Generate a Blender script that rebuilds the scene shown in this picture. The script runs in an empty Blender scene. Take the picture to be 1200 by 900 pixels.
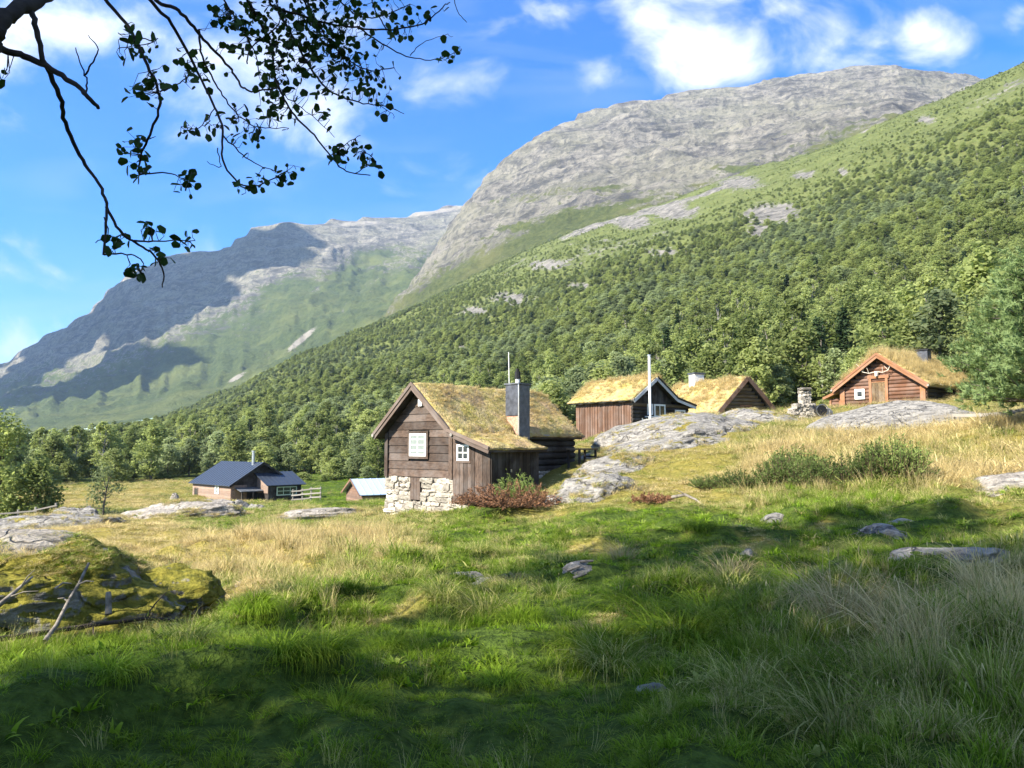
import bpy, bmesh, math, random
import numpy as np
from mathutils import Vector, Matrix, Euler

random.seed(7)
RNG = np.random.default_rng(7)
R = math.radians
scene = bpy.context.scene
col = scene.collection

# ------------------------------------------------------------------ camera
EYE = Vector((0, 0, 1.65))
PITCH = math.atan(70 / 900)
cam_d = bpy.data.cameras.new('camera')
cam = bpy.data.objects.new('camera', cam_d)
col.objects.link(cam)
cam.location = EYE
cam.rotation_euler = (math.pi / 2 + PITCH, 0, 0)
cam_d.sensor_width = 36
cam_d.lens = 27
cam_d.clip_start = 0.05
cam_d.clip_end = 30000
scene.camera = cam

# ------------------------------------------------------------------ light
SUN_EL = R(36)
SUN_AZ = R(238.5)                       # clockwise from +Y: from the left, a little behind
SUN = Vector((math.sin(SUN_AZ) * math.cos(SUN_EL), math.cos(SUN_AZ) * math.cos(SUN_EL), math.sin(SUN_EL)))
sd = bpy.data.lights.new('sun', 'SUN')
sd.energy = 5.0
sd.angle = R(0.53)
sd.color = (1.0, 0.92, 0.78)
so = bpy.data.objects.new('sun', sd)
col.objects.link(so)
so.rotation_euler = SUN.to_track_quat('Z', 'Y').to_euler()
so.location = (-40, -25, 60)

world = bpy.data.worlds.new('World')
scene.world = world
world.use_nodes = True
EXPOSURE = 1.80
SKY_STRENGTH = 0.102
scene.view_settings.view_transform = 'Standard'
scene.view_settings.look = 'None'
scene.view_settings.exposure = EXPOSURE
scene.view_settings.gamma = 1
scene.view_settings.use_curve_mapping = False
scene.render.engine = 'CYCLES'
scene.cycles.use_denoising = True
scene.cycles.denoiser = 'OPENIMAGEDENOISE'
scene.cycles.denoising_input_passes = 'RGB_ALBEDO_NORMAL'
scene.cycles.denoising_prefilter = 'ACCURATE'
scene.cycles.max_bounces = 6
scene.cycles.diffuse_bounces = 3
scene.cycles.glossy_bounces = 2
scene.cycles.transmission_bounces = 3
scene.cycles.transparent_max_bounces = 6
scene.cycles.volume_bounces = 0
scene.cycles.use_adaptive_sampling = False
scene.cycles.sample_clamp_indirect = 6
scene.cycles.caustics_reflective = False
scene.cycles.caustics_refractive = False


def gno(px, py):
    """direction of a photo point as (x/y, z/y) on the plane one metre ahead"""
    x = (px - 600) / 900
    y = (450 - py) / 900
    c, s = math.cos(PITCH), math.sin(PITCH)
    return x / (c - s * y), (s + c * y) / (c - s * y)


def build_world():
    nt = world.node_tree
    N, L = nt.nodes, nt.links
    N.clear()
    out = N.new('ShaderNodeOutputWorld')
    bg = N.new('ShaderNodeBackground')
    bg.inputs['Strength'].default_value = SKY_STRENGTH
    sky = N.new('ShaderNodeTexSky')
    sky.sky_type = 'NISHITA'
    sky.sun_disc = False
    sky.sun_elevation = SUN_EL
    sky.sun_rotation = SUN_AZ
    sky.altitude = 1800
    sky.air_density = 1.0
    sky.dust_density = 0.15
    sky.ozone_density = 3.0
    hs = N.new('ShaderNodeHueSaturation')
    hs.inputs['Saturation'].default_value = 1.48
    hs.inputs['Hue'].default_value = 0.512
    L.new(sky.outputs[0], hs.inputs['Color'])
    tc = N.new('ShaderNodeTexCoord')
    sep = N.new('ShaderNodeSeparateXYZ')
    L.new(tc.outputs['Generated'], sep.inputs[0])

    def m(op, a, b=None, c=None, clamp=False):
        n = N.new('ShaderNodeMath')
        n.operation = op
        n.use_clamp = clamp
        for i, v in enumerate((a, b, c)):
            if v is None:
                continue
            if hasattr(v, 'links'):
                L.new(v, n.inputs[i])
            else:
                n.inputs[i].default_value = v
        return n.outputs[0]
    # cloud deck coordinates: the direction projected on a flat layer
    den = m('ADD', m('MAXIMUM', sep.outputs[2], 0.0), 0.12)
    cu = m('DIVIDE', sep.outputs[0], den)
    cv = m('DIVIDE', sep.outputs[1], den)
    cb = N.new('ShaderNodeCombineXYZ')
    L.new(cu, cb.inputs[0])
    L.new(cv, cb.inputs[1])

    def noise(vec, scale, detail, rough, dist=0.0, loc=(0, 0, 0), sc=(1, 1, 1)):
        mp = N.new('ShaderNodeMapping')
        mp.inputs['Location'].default_value = loc
        mp.inputs['Scale'].default_value = sc
        L.new(vec, mp.inputs[0])
        n = N.new('ShaderNodeTexNoise')
        n.inputs['Scale'].default_value = scale
        n.inputs['Detail'].default_value = detail
        n.inputs['Roughness'].default_value = rough
        n.inputs['Distortion'].default_value = dist
        L.new(mp.outputs[0], n.inputs['Vector'])
        return n.outputs[0]
    # where the heaps of cloud stand (fixed places in the sky)
    yy = m('MAXIMUM', sep.outputs[1], 0.02)
    gu = m('DIVIDE', sep.outputs[0], yy)
    gv = m('DIVIDE', sep.outputs[2], yy)
    ahead = m('GREATER_THAN', sep.outputs[1], 0.02)
    gcb = N.new('ShaderNodeCombineXYZ')
    L.new(gu, gcb.inputs[0])
    L.new(gv, gcb.inputs[1])
    heaps = [(825, 50, 80, 70, .95), (765, 25, 60, 40, .8), (865, 78, 60, 40, .8), (700, 92, 70, 30, .6), (655, 15, 36, 28, .66),
             (545, 98, 70, 26, .55), (915, 8, 46, 24, .66), (985, 48, 66, 44, .82), (1085, 42, 54, 32, .72), (1195, 15, 34, 32, .8),
             (110, 40, 150, 50, .80), (265, 55, 150, 65, .72), (330, 115, 90, 50, .55), (15, 300, 110, 60, .34), (10, 400, 90, 50, .46)]
    tot = None
    for px, py, rx, ry, a in heaps:
        u, v = gno(px, py)
        vm = N.new('ShaderNodeVectorMath')
        vm.operation = 'MULTIPLY_ADD'
        L.new(gcb.outputs[0], vm.inputs[0])
        vm.inputs[1].default_value = (900 / rx, 900 / ry, 0)
        vm.inputs[2].default_value = (-u * 900 / rx, -v * 900 / ry, 0)
        ln = N.new('ShaderNodeVectorMath')
        ln.operation = 'LENGTH'
        L.new(vm.outputs[0], ln.inputs[0])
        g = m('SUBTRACT', a, m('MULTIPLY', ln.outputs['Value'], a * 0.56))
        tot = g if tot is None else m('MAXIMUM', tot, g)
    tot = m('MAXIMUM', tot, 0.0)
    tot = m('MULTIPLY', tot, ahead)
    far = m('MULTIPLY', m('SUBTRACT', 1.0, ahead), 0.42)
    side = m('MULTIPLY', m('SMOOTH_MIN', m('MAXIMUM', m('SUBTRACT', m('ABSOLUTE', gu), 0.85), 0.0), 0.42, 0.1), ahead)
    tot = m('MAXIMUM', m('MAXIMUM', tot, far), side)
    n1 = noise(gcb.outputs[0], 7.5, 6, 0.58, 0.4, (3.1, 1.7, 0), (0.85, 1.15, 1))
    n2 = noise(cb.outputs[0], 1.6, 4, 0.6, 0.3, (1.3, 4.2, 0))
    ns = m('ADD', m('MULTIPLY', n1, ahead), m('MULTIPLY', n2, m('SUBTRACT', 1.0, ahead)))
    dens = m('ADD', tot, m('MULTIPLY', m('SUBTRACT', ns, 0.5), 2.3))
    mr = N.new('ShaderNodeMapRange')
    mr.interpolation_type = 'SMOOTHSTEP'
    mr.inputs['From Min'].default_value = 0.12
    mr.inputs['From Max'].default_value = 0.98
    L.new(dens, mr.inputs['Value'])
    # thin high veil, streaky
    n3 = noise(gcb.outputs[0], 4.0, 3, 0.6, 0.6, (0, 9, 0), (0.5, 2.2, 1))
    veil = N.new('ShaderNodeMapRange')
    veil.inputs['From Min'].default_value = 0.5
    veil.inputs['From Max'].default_value = 0.9
    veil.inputs['To Max'].default_value = 0.30
    L.new(n3, veil.inputs['Value'])
    cover = m('MAXIMUM', m('MULTIPLY', mr.outputs[0], 0.93), veil.outputs[0])
    up = m('GREATER_THAN', sep.outputs[2], 0.0)
    cover = m('MULTIPLY', cover, up)
    ccol = N.new('ShaderNodeMix')
    ccol.data_type = 'RGBA'
    ccol.inputs[6].default_value = (3.2, 3.45, 3.8, 1)
    ccol.inputs[7].default_value = (4.4, 4.45, 4.55, 1)
    L.new(mr.outputs[0], ccol.inputs[0])
    mx = N.new('ShaderNodeMix')
    mx.data_type = 'RGBA'
    L.new(cover, mx.inputs[0])
    L.new(hs.outputs[0], mx.inputs[6])
    L.new(ccol.outputs[2], mx.inputs[7])
    L.new(mx.outputs[2], bg.inputs['Color'])
    L.new(bg.outputs[0], out.inputs['Surface'])


build_world()
world.cycles.sampling_method = 'MANUAL'
world.cycles.sample_map_resolution = 512


# ------------------------------------------------------------------ helpers
def ray(px, py):
    x = (px - 600) / 900
    y = (450 - py) / 900
    c, s = math.cos(PITCH), math.sin(PITCH)
    return Vector((x, c - s * y, s + c * y))


def at(px, py, d):
    """point seen at a photo pixel, d metres away over the ground"""
    r = ray(px, py)
    return EYE + r * (d / math.hypot(r.x, r.y))


def _hash(ix, iy, iz, seed):
    h = (ix.astype(np.int64) * 374761393 + iy.astype(np.int64) * 668265263 + iz.astype(np.int64) * 2147483647 + seed * 144665) & 0xFFFFFFFF
    h = ((h ^ (h >> 13)) * 1274126177) & 0xFFFFFFFF
    return ((h ^ (h >> 16)) & 0xFFFFFF) / float(0xFFFFFF)


def vnoise(x, y, z=None, seed=0):
    """smooth value noise, -1..1, vectorised"""
    x = np.asarray(x, float)
    y = np.asarray(y, float)
    z = np.zeros_like(x) if z is None else np.asarray(z, float)
    ix, iy, iz = np.floor(x), np.floor(y), np.floor(z)
    fx, fy, fz = x - ix, y - iy, z - iz
    fx, fy, fz = [f * f * f * (f * (f * 6 - 15) + 10) for f in (fx, fy, fz)]
    r = 0
    for dx in (0, 1):
        wx = fx if dx else 1 - fx
        for dy in (0, 1):
            wy = fy if dy else 1 - fy
            for dz in (0, 1):
                wz = fz if dz else 1 - fz
                r = r + wx * wy * wz * _hash(ix + dx, iy + dy, iz + dz, seed)
    return r * 2 - 1


def fbm(x, y, z=None, octv=5, seed=0, gain=0.5, ridged=False):
    a, s, f, tot = 1.0, 0, 1.0, 0
    for o in range(octv):
        n = vnoise(x * f, y * f, None if z is None else z * f, seed + o * 17)
        if ridged:
            n = 1 - 2 * np.abs(n)
        s = s + a * n
        tot += a
        a *= gain
        f *= 2.03
    return s / tot


def smooth(a, b, v):
    t = np.clip((np.asarray(v, float) - a) / (b - a), 0, 1)
    return t * t * (3 - 2 * t)


def tag(o, label=None, cat=None, group=None, kind=None):
    if label:
        o['label'] = label
    if cat:
        o['category'] = cat
    if group:
        o['group'] = group
    if kind:
        o['kind'] = kind
    return o


def link(o, parent=None):
    col.objects.link(o)
    if parent is not None:
        o.parent = parent
    return o


def empty(name, loc, rz=0, label=None, cat=None, group=None):
    o = bpy.data.objects.new(name, None)
    o.empty_display_size = 0.2
    o.location = loc
    o.rotation_euler = (0, 0, rz)
    col.objects.link(o)
    return tag(o, label, cat, group)


def mesh_np(name, V, F, mat=None, smooth_shade=False, attrs=None, mats=None, mi=None):
    """mesh from numpy verts and a face array (all tris or all quads, or list)"""
    me = bpy.data.meshes.new(name)
    V = np.asarray(V, np.float32)
    if isinstance(F, np.ndarray):
        n, k = F.shape
        me.vertices.add(len(V))
        me.vertices.foreach_set('co', V.ravel())
        me.loops.add(n * k)
        me.loops.foreach_set('vertex_index', F.astype(np.int32).ravel())
        me.polygons.add(n)
        me.polygons.foreach_set('loop_start', np.arange(0, n * k, k, dtype=np.int32))
        me.update(calc_edges=True)
    else:
        me.from_pydata(V.tolist(), [], F)
        me.update()
    if attrs:
        for k, v in attrs.items():
            a = me.attributes.new(k, 'FLOAT', 'POINT')
            a.data.foreach_set('value', np.asarray(v, np.float32))
    for mm in ([mat] if mat else (mats or [])):
        me.materials.append(mm)
    if mi is not None:
        me.polygons.foreach_set('material_index', np.asarray(mi, np.int32))
    if smooth_shade:
        me.polygons.foreach_set('use_smooth', np.ones(len(me.polygons), bool))
    return me


def obj(name, me, parent=None, loc=(0, 0, 0), rot=(0, 0, 0), scale=(1, 1, 1)):
    o = bpy.data.objects.new(name, me)
    o.location = loc
    o.rotation_euler = rot
    o.scale = scale
    return link(o, parent)


# ------------------------------------------------------------------ materials
class NT:
    def __init__(self, name):
        self.m = bpy.data.materials.new(name)
        self.m.use_nodes = True
        self.t = self.m.node_tree
        self.N, self.L = self.t.nodes, self.t.links
        self.b = self.N['Principled BSDF']
        self.out = self.N['Material Output']
        self.b.inputs['Specular IOR Level'].default_value = 0.25

    def new(self, t, **kw):
        n = self.N.new(t)
        for k, v in kw.items():
            setattr(n, k, v)
        return n

    def put(self, sock, v):
        if hasattr(v, 'links'):
            self.L.new(v, sock)
        elif isinstance(v, (tuple, list)) and len(v) == 3 and sock.type == 'RGBA':
            sock.default_value = (*v, 1)
        else:
            sock.default_value = v

    def math(self, op, a, b=0.0, clamp=False):
        n = self.new('ShaderNodeMath', operation=op, use_clamp=clamp)
        self.put(n.inputs[0], a)
        self.put(n.inputs[1], b)
        return n.outputs[0]

    def mix(self, f, a, b, blend='MIX'):
        n = self.new('ShaderNodeMix', data_type='RGBA', blend_type=blend)
        self.put(n.inputs[0], f)
        self.put(n.inputs[6], a)
        self.put(n.inputs[7], b)
        return n.outputs[2]

    def coord(self, kind='Object', scale=(1, 1, 1)):
        if kind == 'World':
            src = self.new('ShaderNodeNewGeometry').outputs['Position']
        else:
            src = self.new('ShaderNodeTexCoord').outputs[kind]
        mp = self.new('ShaderNodeMapping')
        mp.inputs['Scale'].default_value = scale
        self.L.new(src, mp.inputs[0])
        return mp.outputs[0]

    def noise(self, vec, scale, detail=4, rough=0.55, dist=0.0):
        n = self.new('ShaderNodeTexNoise')
        self.L.new(vec, n.inputs['Vector'])
        n.inputs['Scale'].default_value = scale
        n.inputs['Detail'].default_value = detail
        n.inputs['Roughness'].default_value = rough
        n.inputs['Distortion'].default_value = dist
        return n.outputs[0]

    def voro(self, vec, scale, feature='F1'):
        n = self.new('ShaderNodeTexVoronoi', feature=feature)
        self.L.new(vec, n.inputs['Vector'])
        n.inputs['Scale'].default_value = scale
        return n.outputs[0]

    def ramp(self, v, a, b, lo=0.0, hi=1.0):
        n = self.new('ShaderNodeMapRange', interpolation_type='SMOOTHSTEP')
        self.put(n.inputs['Value'], v)
        n.inputs['From Min'].default_value = a
        n.inputs['From Max'].default_value = b
        n.inputs['To Min'].default_value = lo
        n.inputs['To Max'].default_value = hi
        return n.outputs[0]

    def attr(self, name, kind='GEOMETRY'):
        n = self.new('ShaderNodeAttribute', attribute_name=name, attribute_type=kind)
        return n.outputs['Fac']

    def rnd(self):
        return self.new('ShaderNodeObjectInfo').outputs['Random']

    def bump(self, h, dist, strength=1.0):
        n = self.new('ShaderNodeBump')
        n.inputs['Distance'].default_value = dist
        n.inputs['Strength'].default_value = strength
        self.L.new(h, n.inputs['Height'])
        self.L.new(n.outputs[0], self.b.inputs['Normal'])

    def color(self, c):
        self.put(self.b.inputs['Base Color'], c)

    def rough(self, v):
        self.put(self.b.inputs['Roughness'], v)


def wood(name, c1, c2, grain=(1, 1, 12), scale=3.0, var=0.35, rough=0.8):
    """boards and logs: grain stretched along one axis, every board its own tone, weathering streaks"""
    n = NT(name)
    v0 = n.coord('Object', grain)
    w = n.coord('World')
    ad = n.new('ShaderNodeVectorMath', operation='ADD')
    n.L.new(v0, ad.inputs[0])
    n.L.new(n.math('MULTIPLY', n.rnd(), 57.0), ad.inputs[1])
    v = ad.outputs[0]
    g = n.noise(v, scale, 6, 0.65, 0.2)
    st = n.noise(w, 1.3, 4, 0.6)
    c = n.mix(n.ramp(g, 0.3, 0.72), c1, c2)
    c = n.mix(n.ramp(st, 0.38, 0.70, 0, 0.65), c, tuple(0.55 * a + 0.45 * 0.16 for a in c2))
    hv = n.new('ShaderNodeHueSaturation')
    hv.inputs['Saturation'].default_value = 1.0
    n.put(hv.inputs['Value'], n.ramp(n.rnd(), 0, 1, 1 - var, 1 + var))
    n.put(hv.inputs['Color'], c)
    n.color(hv.outputs[0])
    n.rough(rough)
    n.bump(g, 0.012, 0.7)
    return n.m


def plain(name, c, rough=0.6, metal=0.0, var=0.12, scale=6.0, bump=0.0, spec=0.25):
    n = NT(name)
    v = n.coord('World')
    g = n.noise(v, scale, 5, 0.6)
    n.color(n.mix(n.ramp(g, 0.3, 0.7), tuple(a * (1 - var) for a in c), tuple(min(1, a * (1 + var)) for a in c)))
    n.rough(rough)
    n.b.inputs['Metallic'].default_value = metal
    n.b.inputs['Specular IOR Level'].default_value = spec
    if bump:
        n.bump(g, bump)
    return n.m


def leafmat(name, dark, light, alt, trans=0.35, rough=0.6, altf=0.35, clump=True):
    """foliage: tone by plant, by clump and by leaf; light passes through the leaf"""
    n = NT(name)
    r = n.rnd()
    lv = n.attr('tone')
    c = n.mix(lv, dark, light)
    wv = n.coord('World')
    big = n.noise(wv, 0.06, 3, 0.5)
    c = n.mix(n.math('MULTIPLY', n.ramp(n.math('ADD', n.math('MULTIPLY', r, 0.6), n.math('MULTIPLY', big, 0.6)), 0.35, 0.85), altf), c, alt)
    hv = n.new('ShaderNodeHueSaturation')
    n.put(hv.inputs['Color'], c)
    n.put(hv.inputs['Value'], n.ramp(r, 0, 1, 0.72, 1.25))
    n.color(hv.outputs[0])
    n.rough(rough)
    n.b.inputs['Specular IOR Level'].default_value = 0.08
    tr = n.new('ShaderNodeBsdfTranslucent')
    hv2 = n.new('ShaderNodeHueSaturation')
    n.put(hv2.inputs['Color'], hv.outputs[0])
    hv2.inputs['Value'].default_value = 1.5
    hv2.inputs['Saturation'].default_value = 1.1
    n.L.new(hv2.outputs[0], tr.inputs['Color'])
    ms = n.new('ShaderNodeMixShader')
    ms.inputs[0].default_value = trans
    n.L.new(n.b.outputs[0], ms.inputs[1])
    n.L.new(tr.outputs[0], ms.inputs[2])
    n.L.new(ms.outputs[0], n.out.inputs['Surface'])
    return n.m
# ------------------------------------------------------------------ terrain
def proj(x, y, z):
    c, s = math.cos(PITCH), math.sin(PITCH)
    zz = z - EYE.z
    dep = np.maximum(y * c + zz * s, 1e-3)
    up = -y * s + zz * c
    return 600 + 900 * x / dep, 450 - 900 * up / dep


COLS = {}


def colpx(px, pts):
    a = math.atan2(px - 600, 900 * (math.cos(PITCH)))
    COLS[a] = [(d, (at(px, py, d).z - EYE.z) / d) for d, py in pts]


def colaz(deg, pts):
    COLS[R(deg)] = [(d, z / d) for d, z in pts]


colpx(0, [(1, 1900), (4, 900), (6, 802), (9, 742), (12, 708), (16, 676), (22, 648), (30, 631), (40, 621), (55, 611), (75, 592), (100, 576), (120, 570), (160, 562), (250, 550), (400, 542), (800, 533), (1500, 528)])
colpx(200, [(1, 1900), (4, 900), (6, 797), (9, 731), (12, 694), (18, 652), (25, 627), (35, 611), (50, 600), (62, 599), (75, 591), (100, 571), (118, 563), (160, 552), (250, 530), (400, 512), (700, 495), (1000, 490), (1500, 500)])
colpx(400, [(1, 1900), (4, 900), (6, 790), (9, 718), (12, 682), (18, 640), (25, 617), (30, 608), (40, 599), (50, 595), (62, 592), (75, 588), (100, 570), (130, 550), (180, 525), (250, 495), (400, 455), (600, 420), (850, 398), (1000, 398), (1500, 430)])
colpx(530, [(1, 1900), (4, 900), (6, 785), (9, 712), (12, 675), (18, 635), (24, 615), (28, 605), (32, 599), (40, 592), (60, 577), (80, 566), (100, 555), (130, 535), (180, 505), (250, 470), (400, 420), (600, 380), (800, 352), (1000, 340), (1500, 370)])
colpx(620, [(1, 1900), (4, 900), (6, 782), (9, 706), (12, 668), (18, 626), (22, 607), (26, 588), (29, 572), (33, 555), (38, 538), (50, 535), (80, 540), (100, 535), (130, 512), (180, 480), (250, 445), (400, 388), (600, 340), (800, 308), (1000, 292), (1500, 330)])
colpx(700, [(1, 1900), (4, 900), (6, 780), (9, 700), (12, 660), (16, 628), (20, 606), (25, 583), (30, 557), (36, 533), (42, 516), (46, 509), (60, 505), (80, 505), (100, 500), (130, 480), (180, 445), (250, 408), (400, 348), (600, 298), (800, 270), (1000, 255), (1500, 300)])
colpx(850, [(1, 1900), (4, 900), (6, 780), (9, 695), (12, 655), (16, 622), (20, 600), (24, 577), (28, 548), (33, 520), (40, 499), (48, 490), (60, 488), (80, 485), (100, 475), (130, 450), (180, 410), (250, 370), (400, 310), (600, 252), (800, 216), (950, 200), (1500, 260)])
colpx(1030, [(1, 1900), (4, 900), (6, 785), (9, 697), (12, 656), (16, 619), (20, 598), (24, 566), (28, 537), (33, 512), (38, 496), (45, 482), (55, 475), (80, 465), (100, 445), (130, 415), (180, 365), (250, 315), (400, 245), (600, 175), (750, 142), (1000, 150), (1500, 200)])
colpx(1200, [(1, 1900), (4, 900), (6, 785), (9, 697), (12, 656), (16, 621), (20, 598), (24, 562), (28, 527), (33, 497), (40, 480), (55, 460), (80, 435), (100, 410), (130, 375), (180, 315), (250, 255), (400, 170), (600, 98), (720, 66), (1000, 80), (1500, 130)])
colaz(58, [(1, -1.65), (4, -1.6), (10, -1.2), (20, 0), (40, 3.5), (100, 22), (250, 95), (600, 310), (800, 420), (1500, 500)])
colaz(100, [(1, -1.65), (4, -1.65), (20, -1.2), (60, 1), (200, 22), (600, 120), (1500, 250)])
colaz(140, [(1, -1.65), (4, -1.65), (20, -1.5), (60, 0), (200, 10), (600, 60), (1500, 100)])
colaz(180, [(1, -1.65), (4, -1.65), (20, -1.6), (60, -2), (200, -2), (600, 10), (1500, 30)])
colaz(-180, [(1, -1.65), (4, -1.65), (20, -1.6), (60, -2), (200, -2), (600, 10), (1500, 30)])
colaz(-120, [(1, -1.65), (4, -1.65), (20, -1.9), (60, -4), (200, -6), (1500, -8)])
colaz(-60, [(1, -1.65), (4, -1.65), (10, -2.0), (30, -3.4), (60, -5), (120, -7), (1500, -9)])
_az = np.array(sorted(COLS))
_kd = np.geomspace(1, 1500, 56)
_tab = np.array([np.interp(np.log(_kd), np.log([d for d, e in COLS[a]]), [e for d, e in COLS[a]]) for a in _az])
# finer, smooth in azimuth: resample on a regular grid
_ga = np.linspace(-math.pi, math.pi, 361)
_fine = np.empty((361, len(_kd)))
for _k in range(len(_kd)):
    _fine[:, _k] = np.interp(_ga, _az, _tab[:, _k])
for _it in range(12):
    _f2 = _fine.copy()
    _f2[1:-1] = 0.25 * _fine[:-2] + 0.5 * _fine[1:-1] + 0.25 * _fine[2:]
    _fine = _f2
_f2 = _fine.copy()
_f2[:, 1:-1] = 0.25 * _fine[:, :-2] + 0.5 * _fine[:, 1:-1] + 0.25 * _fine[:, 2:]
_fine = _f2


def _cr(p0, p1, p2, p3, t):
    return 0.5 * ((2 * p1) + (-p0 + p2) * t + (2 * p0 - 5 * p1 + 4 * p2 - p3) * t * t + (-p0 + 3 * p1 - 3 * p2 + p3) * t ** 3)


def ground_z(x, y, detail=True):
    x = np.atleast_1d(np.asarray(x, float))
    y = np.atleast_1d(np.asarray(y, float))
    d = np.maximum(np.hypot(x, y), 1.0)
    az = np.arctan2(x, y)
    fa = (az + math.pi) / (2 * math.pi) * 360
    fk = np.log(np.minimum(d, 1499)) / math.log(1500) * (len(_kd) - 1)
    ia = np.clip(np.floor(fa).astype(int), 0, 359)
    ta = fa - ia
    ik = np.clip(np.floor(fk).astype(int), 0, len(_kd) - 2)
    tk = fk - ik
    kk = [np.clip(ik + j, 0, len(_kd) - 1) for j in (-1, 0, 1, 2)]
    e0 = _cr(*[_fine[ia, q] for q in kk], tk)
    e1 = _cr(*[_fine[ia + 1, q] for q in kk], tk)
    z = (e0 * (1 - ta) + e1 * ta) * d
    if detail:
        z = z + fbm(x * 0.55, y * 0.55, seed=3, octv=3) * 0.16 * smooth(2, 7, d)
        z = z + np.maximum(fbm(x * 1.15, y * 1.15, seed=83, octv=2), -0.1) * 0.36 * smooth(2.5, 5, d) * (1 - 0.6 * smooth(14, 26, d))
        z = z + fbm(x * 0.12, y * 0.12, seed=9, octv=3) * 0.35 * smooth(9, 30, d) * (1 - 0.4 * smooth(40, 70, d))
        hill = smooth(110, 300, d)
        z = z + hill * (fbm(x * 0.02, y * 0.02, seed=21, octv=4) * 7 + fbm(x * 0.006, y * 0.006, seed=5, octv=4) * 14 * smooth(200, 500, d))
    return z + EYE.z


def gz(x, y):
    return float(ground_z(x, y)[0])


def on(px, d, py=500):
    """ground point under a photo column at a ground distance"""
    p = at(px, py, d)
    return Vector((p.x, p.y, gz(p.x, p.y)))


def bare(x, y, z):
    """bare rock on the hillside: landslide scar, slabs and scattered ribs (0..1)"""
    px, py = proj(x, y, z)
    d = np.hypot(x, y)
    m = np.zeros_like(x)
    for cx, cy, rx, ry in ((868, 214, 30, 8), (908, 250, 34, 13), (890, 270, 16, 7), (790, 250, 26, 8), (740, 262, 24, 7), (775, 295, 22, 6), (600, 350, 26, 9), (556, 366, 18, 8),
                           (640, 310, 20, 6), (1005, 152, 14, 4), (965, 165, 10, 4), (940, 205, 14, 5), (1085, 140, 12, 5), (680, 335, 22, 5), (540, 410, 10, 6), (850, 168, 22, 6), (985, 202, 10, 5)):
        q = ((px - cx) / rx) ** 2 + ((py - cy) / ry) ** 2
        m = np.maximum(m, np.exp(-q * 0.8))
    n = fbm(x * 0.012, y * 0.012, z * 0.02, seed=33, octv=5)
    up = smooth(360, 800, d)
    m = m + up * 0.7 * smooth(0.20, 0.42, n)
    m = m * smooth(150, 320, d) + 0.25 * n * m
    return np.clip(m, 0, 1)


def wetness(x, y):
    """how dry and how tall the grass stands: fields over the meadow"""
    d = np.hypot(x, y)
    px = 600 + 900 * x / np.maximum(y, 0.5)
    n = fbm(x * 0.35, y * 0.35, seed=51, octv=4)
    n2 = fbm(x * 0.09, y * 0.09, seed=61, octv=3)
    dry = 0.10 + 0.18 * n
    hgt = 0.13 + 0.05 * n

    def band(p0, p1, d0, d1, fp=60, fd=0.18):
        return smooth(p0 - fp, p0 + fp, px) * (1 - smooth(p1 - fp, p1 + fp, px)) * smooth(d0 * (1 - fd), d0 * (1 + fd), d) * (1 - smooth(d1 * (1 - fd), d1 * (1 + fd), d))
    for p0, p1, d0, d1, dr, hh, w in ((180, 500, 13.5, 27, .80, .42, 1), (-300, 230, 13, 58, .62, .14, 1), (-400, 330, 58, 130, .55, .22, 1), (250, 640, 32, 62, .30, .20, 1),
                                      (380, 560, 24, 31, .42, .20, .9), (560, 900, 16.5, 19.5, .22, .10, 1), (600, 870, 20.5, 46, .62, .13, 1), (870, 1500, 21, 40, .60, .60, 1),
                                      (900, 1500, 10, 20, .20, .17, .8), (700, 1500, 4.5, 9.5, .14, .19, .7), (950, 1500, 4.5, 9.5, .28, .22, .8), (1120, 1500, 15, 22, .62, .12, .8), (870, 1500, 40, 80, .5, .3, 1),
                                      (640, 880, 44, 90, .45, .25, 1)):
        b = band(p0, p1, d0, d1) * w
        dry = dry * (1 - b) + b * (dr + 0.22 * n + 0.18 * n2)
        hgt = hgt * (1 - b) + b * hh * (1 + 0.4 * n)
    dead = smooth(0.30, 0.55, fbm(x * 0.8, y * 0.8, seed=71, octv=4)) * (1 - smooth(16, 24, d))
    lush = smooth(0.25, 0.5, fbm(x * 0.7 + 9, y * 0.7, seed=73, octv=3)) * (1 - smooth(16, 24, d))
    dry = dry + 0.45 * dead - 0.12 * lush
    hgt = hgt * (1 - 0.4 * dead) * (1 + 0.7 * lush)
    return np.clip(dry, 0, 1), np.clip(hgt, 0.05, 0.9)


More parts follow.
